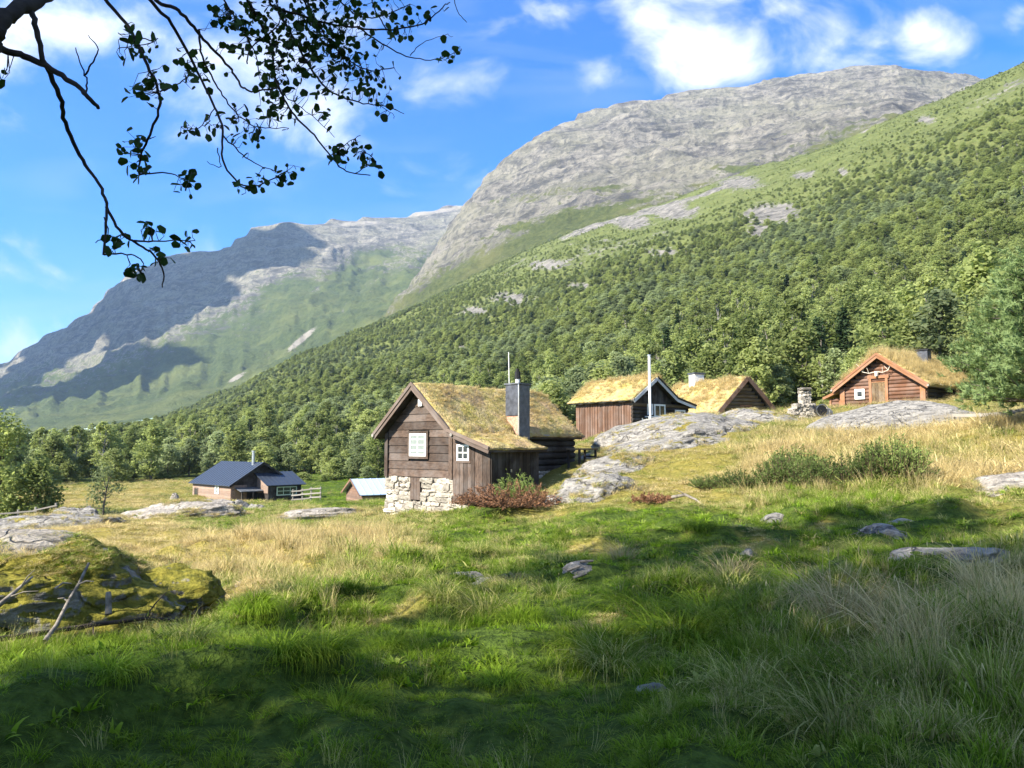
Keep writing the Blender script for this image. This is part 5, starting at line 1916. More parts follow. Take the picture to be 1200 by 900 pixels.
single_tree('alder_tree', 2, 56, 6.6, 'leafy green tree above the rail fence at the meadow edge', 31, 2.7, 0.5, 90, 70, 0.15, 'round', M_LEAF2, M_BARK)
single_tree('alder_tree', -70, 60, 8.2, 'taller leafy tree beside the rail fence', 32, 3.4, 0.6, 90, 70, 0.16, 'round', M_LEAF2, M_BARK)
single_tree('bush', 48, 55, 3.6, 'rounded green bush behind the end of the rail fence', 33, 1.9, 0.1, 60, 60, 0.14, 'round', M_LEAF2, M_BARK, 'bush')
single_tree('bush', 125, 52, 2.9, 'thin airy olive bush standing alone on the meadow', 34, 1.5, 0.2, 26, 40, 0.10, 'round', M_LEAF3, M_BARK, 'bush')
single_tree('bush', 1010, 66, 4.4, 'light green bush at the wood edge beside the antler cabin', 35, 2.2, 0.2, 60, 60, 0.16, 'round', M_LEAF1, M_BARK, 'bush')
single_tree('birch_tree', 1175, 56, 6.5, 'broad yellow green birch standing behind the blue green pine', 36, 2.8, 0.8, 110, 70, 0.17, 'round', M_LEAF1, M_BIRCH)

# trees out of the picture to the left that throw the foreground into shade
for i, (l, c, h, w, b0) in enumerate(((-11.5, 8.8, 21, 3.4, .62), (-12.5, 3.4, 20, 4.2, .30), (-11, 0.0, 18, 4.2, .25), (-8, 2.6, 11.5, 3.2, .25), (-7, -3.2, 13, 3.6, .22), (-17, 2.5, 24, 4.4, .3), (-15, -4, 20, 4.4, .25), (-17, 4.0, 24, 3.4, .45), (-4.5, -6.5, 9, 2.6, .25))):
    x, y = .853 * l - .522 * c, .522 * l + .853 * c
    single_tree('birch_tree', 0, 0, h, 'tall birch of the grove that shades the near grass, beyond the mossy knoll', 50 + i, w, h * b0, 80, 42, 0.19, 'round', M_LEAF1, M_BIRCH, 'tree', 'grove that shades the near grass', (x, y, 0))


# ------------------------------------------------------------------ blue green pine
def blue_pine():
    c = on(1220, 31)
    e = empty('pine_tree', c, 0, 'bushy blue green pine with tufted shoots at the end of the wooden fence', 'tree')
    r = np.random.default_rng(5)
    H = 6.0
    tp = [(0, 0, -.3), (0.05, 0, 1.5), (0.0, .05, 3.2), (.06, 0, 5), (0, 0, H - .2)]
    parts = [tube(tp, [.17, .15, .12, .07, .02], 8)]
    tips = []
    for lv in range(15):
        z = 0.8 + (H - 1.2) * lv / 14
        R_ = 2.9 * (1 - (z / H) ** 1.25) * (0.72 + 0.28 * min(1, z / 1.4)) + .25
        n = 7 if lv < 12 else 5
        for j in range(n):
            a = j * 6.28 / n + lv * 1.1 + r.normal(0, .2)
            ln = R_ * r.uniform(.75, 1.12)
            tip = np.array([math.cos(a) * ln, math.sin(a) * ln, z + ln * r.uniform(.05, .28)])
            mid = np.array([math.cos(a) * ln * .5, math.sin(a) * ln * .5, z + ln * .02])
            parts.append(tube([(0, 0, z), mid, tip], [.045, .03, .01], 4))
            for q in np.linspace(.35, 1, max(3, int(ln * 4.2))):
                base = np.array([0, 0, z]) * (1 - q) + tip * q if q > .5 else np.array([0, 0, z]) * (1 - 2 * q) + mid * 2 * q
                for _ in range(4):
                    tips.append((base + r.normal(0, .21, 3) * np.array([1, 1, .8]), np.array([math.cos(a), math.sin(a), .75]) + r.normal(0, .45, 3)))
    tv, tf = join(parts)
    obj('trunk', mesh_np('trunk', np.array(tv), tf, M_BARK, True), e)
    V, F, T = [], [], []
    for p, ax in tips:
        ax = ax / np.linalg.norm(ax)
        u = np.cross(ax, [0.3, .2, .9])
        u /= np.linalg.norm(u)
        v = np.cross(ax, u)
        ln = r.uniform(.18, .30)
        tn = r.random()
        for k in range(20):
            a = r.uniform(0, 6.28)
            s = r.uniform(0, 1)
            b = p + ax * ln * s
            dr = ax * r.uniform(.5, 1.0) + (u * math.cos(a) + v * math.sin(a)) * .85
            dr /= np.linalg.norm(dr)
            sd = np.cross(dr, ax) * .026
            o = len(V)
            V += [b - sd, b + sd, b + dr * r.uniform(.15, .23)]
            F.append((o, o + 1, o + 2))
            T += [np.clip(.5 * tn + .5 * r.random(), 0, 1)] * 3
    m = leafmat('blue_green_needles', (0.085, 0.145, 0.055), (0.215, 0.295, 0.140), (0.27, 0.31, 0.11), trans=.4)
    obj('crown', mesh_np('crown', np.array(V), np.array(F), m, False, {'tone': T}), e)


blue_pine()


# ------------------------------------------------------------------ junipers
def juniper_mesh(seed, w, h, shoots, mat, spread=.55, droop=0.0, needle=.035, per=26):
    r = np.random.default_rng(seed)
    V, F, T = [], [], []
    stems = []
    for s in range(shoots):
        a = r.uniform(0, 6.28)
        q = w * .5 * math.sqrt(r.random())
        base = np.array([q * .5 * math.cos(a), q * .5 * math.sin(a), 0])
        hh = h * r.uniform(.30, 1.15) * (1 - .45 * (q / (w * .5)) ** 2)
        tip = np.array([q * math.cos(a) * (1 + spread * .3), q * math.sin(a) * (1 + spread * .3), hh])
        tip[:2] += r.normal(0, .06 * w, 2)
        mid = (base + tip) / 2 + np.array([math.cos(a), math.sin(a), 0]) * q * spread * .4
        mid[2] += .12 * hh
        if droop:
            tip[2] *= 1 - droop * r.random()
        pts = [base, (base * .3 + mid * .7), mid * .4 + tip * .6, tip]
        stems.append(tube([base, mid, tip], [.014, .010, .003], 3))
        tn = r.random()
        for k in range(per):
            t = .18 + .82 * r.random() ** .7
            p = (1 - t) ** 2 * base + 2 * t * (1 - t) * mid + t * t * tip
            dr = (tip - mid) / (np.linalg.norm(tip - mid) + 1e-6) * .55 + r.normal(0, .55, 3)
            dr /= np.linalg.norm(dr)
            sd = np.cross(dr, r.normal(size=3))
            sd = sd / np.linalg.norm(sd) * needle * .30
            ln = needle * r.uniform(1.4, 3.2)
            o = len(V)
            V += [p, p + dr * ln * .5 + sd, p + dr * ln, p + dr * ln * .5 - sd]
            F.append((o, o + 1, o + 2, o + 3))
            T += [np.clip(.5 * tn + .5 * r.random(), 0, 1)] * 4
    return join(stems), (np.array(V), np.array(F), T)


M_JUN = leafmat('juniper_green', (0.055, 0.095, 0.024), (0.150, 0.205, 0.062), (0.18, 0.21, 0.06), trans=.3)
M_JUNDEAD = leafmat('juniper_dead', (0.070, 0.030, 0.016), (0.25, 0.125, 0.065), (0.20, 0.12, 0.07), trans=.12)
M_STEM = plain('juniper_stem', (0.10, 0.065, 0.045), .9, var=.4)
_j = []
for s, w, h in ((1, 1.5, 1.15), (2, 1.9, 1.0), (3, 1.2, 1.3)):
    (sv, sf), (v, f, t) = juniper_mesh(s, w, h, 170, M_JUN, needle=.045, per=30)
    _j.append((mesh_np('stems', np.array(sv), sf, M_STEM, True), mesh_np('foliage', v, f, M_JUN, False, {'tone': t})))
for i, (px, d, k, s, lab) in enumerate(((868, 23.5, 1, .75, 'low sprawling juniper at the downhill end of the juniper thicket'), (912, 23.0, 2, 1.0, 'upright juniper with two pointed tops in the thicket'), (948, 22.6, 0, .9, 'round juniper between the pointed one and the leaning one'),
                                        (985, 22.8, 1, .95, 'wide juniper in the middle of the thicket, brown twigs under it'), (1018, 22.4, 2, .8, 'leaning juniper with bare stems showing at its foot'), (1052, 22.6, 0, .95, 'dark green juniper at the uphill end of the thicket'),
                                        (830, 23.8, 1, .55, 'small juniper seedling apart from the thicket, by the bleached stick'), (935, 24.6, 0, 1.0, 'tall juniper at the back of the thicket'))):
    e = empty('juniper_bush', on(px, d), random.uniform(0, 6), lab, 'juniper')
    e.scale = (s, s, s * random.uniform(.75, 1.15))
    obj('stems', _j[k][0], e)
    obj('foliage', _j[k][1], e)
# the dead brown juniper by the cabin
e = empty('juniper_bush', on(592, 23.6), 0, 'half dead juniper, rusty brown below and green on top, before the lean-to', 'juniper')
e.scale = (.86, .86, .8)
(sv, sf), (v, f, t) = juniper_mesh(11, 3.0, 1.0, 330, M_JUNDEAD, .8, .55, .05, 24)
obj('dead_branches', mesh_np('dead', v, f, M_JUNDEAD, False, {'tone': t}), e)
obj('stems', mesh_np('stems', np.array(sv), sf, M_STEM, True), e)
(sv, sf), (v, f, t) = juniper_mesh(12, 1.6, 1.2, 110, M_JUN, .5, 0, .045, 24)
o = obj('green_shoots', mesh_np('green', v, f, M_JUN, False, {'tone': t}), e, (.35, .45, .1))
e = empty('juniper_bush', on(762, 22.3), 0, 'small rusty dead juniper clump on the slope beside the bleached stick', 'juniper')
e.scale = (.75, .75, .75)
(sv, sf), (v, f, t) = juniper_mesh(13, 1.3, .45, 120, M_JUNDEAD, .9, .6, .045, 22)
obj('dead_branches', mesh_np('dead', v, f, M_JUNDEAD, False, {'tone': t}), e)
EXCL.append((on(592, 23.6).x, on(592, 23.6).y, 1.3, 0.9, 0))
# ------------------------------------------------------------------ grass over the meadow
# footprints of the buildings
for (ox, oy, rz, x0, x1, y0, y1) in ((CABIN.location.x, CABIN.location.y, -40, -.1, 5.6, 0, 7.6), (7.2, 46, 37, 0, 5.0, 0, 5), (14.5, 54, 21, 0, 4.4, 0, 8), (22.4, 52, -51, -1.5, 5.4, 0, 7.5), (-26.5, 73, 46, 0, 6.2, -2.2, 8.3), (-11.6, 60, -60, -4, 0, 0, 6)):
    ca, sa = math.cos(R(rz)), math.sin(R(rz))
    mx, my = (x0 + x1) / 2, (y0 + y1) / 2
    EXCL.append((ox + mx * ca - my * sa, oy + mx * sa + my * ca, (x1 - x0) / 2 * 1.05, (y1 - y0) / 2 * 1.05, R(rz)))


def keep(x, y):
    k = np.ones(len(x), bool)
    for cx, cy, rx, ry, rot in EXCL:
        dx, dy = x - cx, y - cy
        ca, sa = math.cos(-rot), math.sin(-rot)
        u, v = dx * ca - dy * sa, dx * sa + dy * ca
        k &= (u / rx) ** 2 + (v / ry) ** 2 > 1
    return k


def lay_grass(name, d0, d1, dens, wmul, label, seed, a0=-48, a1=48, stemfrac=.10):
    r = np.random.default_rng(seed)
    area = 0.5 * R(a1 - a0) * (d1 * d1 - d0 * d0)
    n = int(area * dens)
    d = np.sqrt(r.uniform(d0 * d0, d1 * d1, n))
    a = r.uniform(R(a0), R(a1), n)
    x, y = np.sin(a) * d, np.cos(a) * d
    k = keep(x, y)
    x, y, d = x[k], y[k], d[k]
    n = len(x)
    z = ground_z(x, y)
    dry, hg = wetness(x, y)
    pn = fbm(x * 1.3, y * 1.3, seed=seed + 1, octv=3)
    pn2 = fbm(x * .33, y * .33, seed=seed + 2, octv=3)
    kp = r.random(n) < np.clip(0.9 + pn2 * 0.9 - (dry > .5) * .12, 0.25, 1)
    h = hg * (0.85 + 0.8 * np.clip(pn, -.7, 1)) * r.uniform(.6, 1.35, n) * (1 + 0.4 * pn2)
    tall = hg > .22
    u = r.random(n)
    idx = np.where(u < np.where(tall, .28, .84), r.integers(0, 3, n), np.where(u < np.where(tall, .82, 1 - stemfrac), r.integers(3, 6, n), r.integers(6, 8, n)))
    idx = np.where((r.random(n) < np.where(d < 22, .09, .0)) & (pn > -.1) & (dry < .38), r.integers(8, 10, n), idx)
    stem = (idx == 6) | (idx == 7)
    h = np.where(stem, np.maximum(h * 1.5, .22), h)
    h = np.clip(np.where(idx >= 8, np.minimum(h, .13), h), .04, .85)
    dd = np.clip(dry + .22 * pn2 + r.normal(0, .10, n) + stem * .35, 0, 1)
    w = np.clip(.10 + .42 * h, .10, .42) * wmul * r.uniform(.8, 1.2, n)
    rot = np.stack([r.normal(0, .14, n), r.normal(0, .14, n), r.uniform(0, 6.28, n)], 1)
    m = kp
    scatter(name, np.stack([x, y, z], 1)[m], rot[m], np.stack([w, w, h], 1)[m], idx[m], TUFTS, {'dry': dd[m]}, None, label, 'grass')
    return int(m.sum())


print('grass', lay_grass('near_grass', 2.2, 9.5, 130, .85, 'short green grass of the shaded foreground', 1),
      lay_grass('near_grass', 9.5, 21, 48, 1.1, 'mixed green and straw coloured grass around the edge of the shade', 2),
      lay_grass('meadow_grass', 21, 48, 20, 1.6, 'sunlit yellow green grass around the cabins and rocks', 3),
      lay_grass('field_grass', 48, 125, 2.6, 3.2, 'yellow green grass of the open field by the hut', 4, -48, 44))


# moss cushions on the knoll
def knoll_moss():
    ob = [o for o in col.objects if o.name.startswith('mossy_knoll')]
    r = np.random.default_rng(8)
    for o in ob:
        me = o.data
        c = np.array([v.co[:] for v in me.vertices])
        nr = np.array([v.normal[:] for v in me.vertices])
        w = c + np.array(o.location[:])
        k = (nr[:, 2] > .25) & (w[:, 2] > ground_z(w[:, 0], w[:, 1]) - .05)
        c = c[k]
        m = fbm(c[:, 0] * 1.3, c[:, 1] * 1.3, c[:, 2] * 1.3, seed=3, octv=4)
        c = c[m > .16]
        c = c + r.normal(0, .03, c.shape) * np.array([1, 1, .1])
        n = len(c)
        h = r.uniform(.025, .07, n)
        wd = r.uniform(.08, .15, n)
        scatter('moss_tufts', c, np.stack([r.normal(0, .2, n), r.normal(0, .2, n), r.uniform(0, 6.28, n)], 1), np.stack([wd, wd, h], 1), np.where(r.random(n) < .9, r.integers(0, 3, n), 4), TUFTS, {'dry': np.clip(r.normal(.45, .18, n), 0, 1)}, o)


knoll_moss()


# grass and moss that creep over the outcrops
def creep(o, seed, thr, dens):
    r = np.random.default_rng(seed)
    me = o.data
    c = np.array([v.co[:] for v in me.vertices])
    nr = np.array([v.normal[:] for v in me.vertices])
    w = c + np.array(o.location[:])
    m = fbm(w[:, 0] * .9, w[:, 1] * .9, w[:, 2] * .9, seed=seed, octv=4)
    edge = w[:, 2] - ground_z(w[:, 0], w[:, 1])
    k = (nr[:, 2] > .3) & (edge > -.1) & ((m > thr) | ((edge < .22) & (m > thr - .3)))
    c = np.repeat(c[k], dens, 0)
    n = len(c)
    if n < 5:
        return
    c = c + r.normal(0, .10, c.shape) * np.array([1, 1, .05])
    h = r.uniform(.05, .24, n)
    wd = r.uniform(.12, .24, n)
    scatter('creeping_grass', c, np.stack([r.normal(0, .2, n), r.normal(0, .2, n), r.uniform(0, 6.28, n)], 1), np.stack([wd, wd, h], 1), np.where(r.random(n) < .6, r.integers(0, 3, n), r.integers(3, 6, n)), TUFTS, {'dry': np.clip(r.normal(.60, .16, n), 0, 1)}, o)


for _i, _o in enumerate([o for o in col.objects if o.name.split('.')[0] in ('rock_outcrop', 'rock_slab')]):
    creep(_o, 300 + _i, .27, 1)


# ------------------------------------------------------------------ single tussocks
def grass_fixed(name, dry):
    m = M_GRASS.copy()
    m.name = name
    nt = m.node_tree
    for n in list(nt.nodes):
        if n.type == 'ATTRIBUTE' and n.attribute_name == 'dry':
            v = nt.nodes.new('ShaderNodeValue')
            v.outputs[0].default_value = dry
            for l in list(n.outputs['Fac'].links):
                nt.links.new(v.outputs[0], l.to_socket)
    return m


M_TG, M_TM, M_TD = grass_fixed('tussock_green', .08), grass_fixed('tussock_mixed', .34), grass_fixed('tussock_straw', .80)
_tus = {}
for key, mm, n, rad, h0, h1, wd, bend, lean in (('green', M_TG, 520, .30, .24, .56, .012, 1.6, .7), ('mixed', M_TM, 400, .26, .30, .66, .010, 1.4, .6), ('straw', M_TD, 190, .24, .40, .80, .010, 1.1, .5)):
    _tus[key] = []
    for s in range(2):
        V, F, T, S = blades(n, rad, h0, h1, wd, bend, 600 + s + len(key) * 7, lean, 5, heads=.25 if key != 'green' else 0)
        _tus[key].append(mesh_np('tussock', np.array(V), F, mm, False, {'t': T, 'tone': S}))
lab = {'green': 'long arching green grass tussock in the shaded lawn', 'mixed': 'green tussock with straw coloured tips in the shaded lawn', 'straw': 'tall pale straw coloured grass tussock in the shade'}
r_ = random.Random(3)
LST = [(700, 6.6, 'green', .9), (830, 7.6, 'green', 1.25), (760, 8.2, 'green', 1.1), (900, 7.9, 'green', 1.1), (860, 8.9, 'mixed', 1.0), (985, 6.9, 'straw', 1.0), (1075, 6.3, 'straw', 1.1), (1130, 6.8, 'green', 1.05), (1040, 7.6, 'green', .9), (940, 8.6, 'green', .85),
       (1180, 7.4, 'straw', .9), (980, 4.7, 'mixed', .9), (1090, 5.0, 'green', .9), (720, 6.2, 'mixed', .7), (570, 8.2, 'mixed', .85), (520, 8.6, 'mixed', .65), (340, 10.4, 'mixed', .9), (380, 10.0, 'green', .8), (330, 5.6, 'green', .6), (130, 5.4, 'green', .55), (1010, 13.6, 'mixed', .9), (930, 13.0, 'green', .9),
       (650, 9.2, 'mixed', .65), (600, 10.9, 'mixed', .7), (790, 10.0, 'mixed', .8), (730, 12.4, 'straw', .7), (860, 10.6, 'straw', .8), (1150, 9.2, 'straw', .8), (455, 7.0, 'green', .55), (870, 5.4, 'mixed', .65), (400, 5.0, 'green', .6), (375, 5.8, 'green', .65), (220, 6.4, 'mixed', .5), (590, 6.0, 'green', .5), (1010, 5.5, 'green', 1.0), (1060, 5.6, 'mixed', .9),
       (800, 7.0, 'green', 1.1), (870, 7.2, 'green', 1.1), (430, 8.8, 'green', .6), (300, 8.0, 'green', .55), (250, 9.6, 'mixed', .6), (610, 7.6, 'green', .6), (660, 12.6, 'mixed', .7), (540, 9.9, 'green', .6), (1120, 11.6, 'mixed', .8), (1190, 12.4, 'mixed', .8), (480, 11.0, 'mixed', .7), (60, 6.2, 'green', .5), (150, 7.4, 'green', .5), (700, 15.0, 'mixed', .8), (820, 14.4, 'green', .8), (560, 14.2, 'mixed', .8), (1180, 5.6, 'green', .9), (930, 6.0, 'green', .7)]
MARKS = [(540, 11.6, 'the low dark stone before the basement'), (905, 17.2, 'the small stone below the junipers'), (875, 12.3, 'the small pale rounded stone'), (1105, 10.4, 'the long low stone'), (1025, 15.0, 'the twig covered stone'), (678, 10.4, 'the grey wood scraps'), (1175, 5.4, 'the flat dark stone under the biggest tussock'),
         (757, 5.6, 'the flat stone sunk in the lawn'), (205, 10.3, 'the lower mossy hump'), (40, 8.6, 'the fallen dark branch'), (300, 13.5, 'the tall straw grass below the outcrops'), (420, 5.2, 'the open patch of short grass'), (860, 8, 'the cluster of big green tussocks'), (1090, 7.4, 'the stand of pale tussocks')]
lab = {'green': 'arching green grass tussock', 'mixed': 'green tussock with straw tips', 'straw': 'pale straw coloured tussock'}
for px, d, k, s in LST:
    p = on(px, d, 700)
    mk = min(MARKS, key=lambda m: (on(m[0], m[1], 700) - p).length)[2]
    o = obj('grass_tussock', _tus[k][r_.randrange(2)], None, p + Vector((0, 0, -.02)), (0, 0, r_.uniform(0, 6)), (s, s, s * r_.uniform(.8, 1.05)))
    sz = 'large ' if s >= .95 else ('small ' if s < .62 else 'middling ')
    tag(o, sz + lab[k] + ' near ' + mk, 'grass tussock', 'grass tussocks in the shaded foreground')


# ------------------------------------------------------------------ fences, bench, oven, sticks
def rail_fence(name, pts, posts_h, rails, mat, label, pr=.06, rr=.05, railmat=None):
    P = [on(px, d) for px, d in pts]
    e = empty(name, P[0], 0, label, 'fence')
    for p in P:
        q = p - P[0]
        beam('post', e, mat, q + Vector((0, 0, -.2)), q + Vector((random.uniform(-.03, .03), 0, posts_h + random.uniform(0, .12))), pr * 2, pr * 2, 'log')
    for a, b in zip(P[:-1], P[1:]):
        for h in rails:
            beam('rail', e, railmat or mat, a - P[0] + Vector((-.1, -.09, h + random.uniform(-.03, .03))), b - P[0] + Vector((.1, -.09, h + random.uniform(-.03, .03))), rr * 2, rr * 2.4)
    return e


rail_fence('fence', [(345, 73), (356, 72.5), (366, 72), (377, 71.5)], 1.15, (.25, .62, 1.0), M_GREYW, 'grey wooden rail fence beside the hut porch')
rail_fence('fence', [(-30, 49), (4, 48.5), (27, 48), (47, 47.5), (70, 47)], .84, (.8,), M_GREYW, 'low fence with one pale grey top rail above the lichen grey outcrop', .06, .03)
rail_fence('fence', [(1094, 35.5), (1118, 35.2), (1150, 34.8), (1185, 34.4), (1215, 34)], .55, (.2, .5), M_GREYW, 'low pale wooden fence beside the domed rock under the pine', .06, .05)
P0 = on(682, 33.2)
e = empty('bench', P0, R(-40), 'rough wooden bench at the back corner of the stone footed cabin', 'bench')
box('seat', e, M_OLD, (-.35, .35), (-.7, .7), (.62, .68))
for sx in (-.28, .28):
    for sy in (-.6, .6):
        box('leg', e, M_DARK, (sx - .04, sx + .04), (sy - .04, sy + .04), (-.3, .62))
box('brace', e, M_DARK, (-.28, .28), (.56, .60), (.3, .36))


def oven():
    c = on(946, 44.5)
    e = empty('stone_oven', c, R(10), 'small outdoor stone oven with short chimney and a dark round mouth', 'oven')
    random.seed(21)
    for row in range(4):
        n = 7 - row
        for i in range(n):
            x = -1.1 + i * .30 + row * .16
            obj('stone', random.choice(_stones), e, (x, random.uniform(-.05, .05), .14 + row * .22), (0, random.uniform(-.2, .2), random.uniform(-.3, .3)), (.36, .6, .27))
    for row in range(4):
        for i in range(2):
            obj('chimney_stone', random.choice(_stones), e, (-.10 + (i - .5) * .28, .02, 1.02 + row * .17), (0, 0, random.uniform(-.15, .15)), (.31, .45, .20))
    obj('chimney_top', random.choice(_stones), e, (-.10, .0, 1.72), (0, 0, 0), (.62, .55, .14))
    m = beam('oven_mouth', e, M_BLACK, (.52, -.10, .55), (.52, -.62, .55), .62, .58, 'log')
    V = [(math.cos(a) * .31 + .52, -.64, math.sin(a) * .29 + .55) for a in np.linspace(0, 6.28, 17)[:-1]] + [(math.cos(a) * .37 + .52, -.64, math.sin(a) * .35 + .55) for a in np.linspace(0, 6.28, 17)[:-1]]
    obj('mouth_rim', mesh_np('rim', V, [(i, (i + 1) % 16, 16 + (i + 1) % 16, 16 + i) for i in range(16)], M_SLATEL), e)
    obj('stone', random.choice(_stones), e, (1.0, -.3, .35), (0, .2, .3), (.5, .5, .7))


oven()


def stick(name, pts, r0, r1, mat, label, twigs=(), lift=0.03, cat='branch'):
    P = [on(px, d, 700) + Vector((0, 0, h + lift)) for px, d, h in pts]
    c = P[0]
    n = len(P)
    rad = [r0 + (r1 - r0) * i / (n - 1) for i in range(n)]
    parts = [tube([tuple(p - c) for p in P], rad, 7)]
    for (i, dx, dy, dz, ln) in twigs:
        b = P[i] - c
        tip = b + Vector((dx, dy, dz)).normalized() * ln
        parts.append(tube([tuple(b), tuple((b + tip) / 2 + Vector((0, 0, .02))), tuple(tip)], [r1 * .8, r1 * .6, r1 * .3], 5))
    v, f = join(parts)
    tag(obj(name, mesh_np(name, np.array(v), f, mat, True), None, c), label, cat)


M_DEADB = plain('dark_dead_wood', (0.035, 0.026, 0.020), .85, var=.4, scale=8)
M_DEADG = plain('grey_dead_wood', (0.17, 0.15, 0.125), .9, var=.5, scale=12)
stick('fallen_branch', [(-30, 8.2, .10), (40, 8.5, .11), (110, 8.7, .12), (170, 8.9, .10), (240, 9.3, .07), (320, 10.1, .04)], .028, .012, M_DEADB, 'long dark fallen branch lying along the foot of the mossy knoll', ((2, .2, -.3, -.3, .35), (3, .1, .5, .3, .4)))
def stick_at(pts, r0, r1, label, twigs=(), cat='branch', name='dead_stick'):
    P = [at(px, py, d) for px, py, d in pts]
    c = P[0]
    n = len(P)
    parts = [tube([tuple(p - c) for p in P], [r0 + (r1 - r0) * i / (n - 1) for i in range(n)], 7)]
    for (i, dx, dy, dz, ln) in twigs:
        b = P[i] - c
        tip = b + Vector((dx, dy, dz)).normalized() * ln
        parts.append(tube([tuple(b), tuple((b + tip) / 2 + Vector((0, 0, .02))), tuple(tip)], [r1 * .8, r1 * .6, r1 * .3], 5))
    v, f = join(parts)
    tag(obj(name, mesh_np(name, np.array(v), f, M_DEADG, True), None, c), label, cat)


stick_at([(52, 752, 8.0), (66, 733, 8.3), (80, 705, 8.55), (92, 685, 8.75), (104, 660, 9.0)], .022, .013, 'weathered stick leaning up against the mossy knoll', ((3, .5, 0, .1, .15), (2, -.5, .1, .1, .12)))
stick_at([(-12, 718, 8.4), (10, 700, 8.5), (24, 688, 8.6), (38, 676, 8.8)], .026, .010, 'short broken stick lying on the moss beside the leaning one', ((1, .5, .1, .1, .25), (2, .4, 0, .5, .2)))
stick_at([(127, 720, 8.85), (127, 694, 8.95)], .034, .026, 'short upright grey snag sticking out of the moss', (), 'snag', 'dead_stump')
stick_at([(64, 690, 8.75), (74, 683, 8.8), (84, 684, 8.8)], .012, .007, 'small curved twig on the moss above the leaning stick', (), 'twig', 'dead_twig')
stick('dead_stick', [(790, 21.6, .10), (805, 21.3, .20), (818, 21.0, .12), (826, 20.8, .02)], .05, .02, M_DEADG, 'pale bleached driftwood like stick lying on the slope by the junipers', ((1, -.6, 0, .3, .3),))
for i, (px, d, a) in enumerate(((672, 10.2, .2), (688, 10.3, -.3), (680, 10.1, .6))):
    stick('wood_scrap', [(px - 8, d, .04), (px + 8, d + .05 * a, .05)], .022, .014, M_DEADG, 'grey wood scrap in the grass beside the broken little stone', (), .02, 'wood scrap')
    col.objects[-1]['group'] = 'grey wood scraps in the shaded grass'
for i in range(7):
    px = 1005 + i * 7 + random.uniform(-4, 4)
    stick('dead_twig', [(px, 14.7, .10), (px + random.uniform(-12, 16), 14.5, .14), (px + random.uniform(-20, 26), 14.3, .05)], .007, .003, M_DEADG, 'dry grey twig lying over the twig covered stone', (), .02, 'twig')
    col.objects[-1]['group'] = 'dry twigs on the brownish stone'


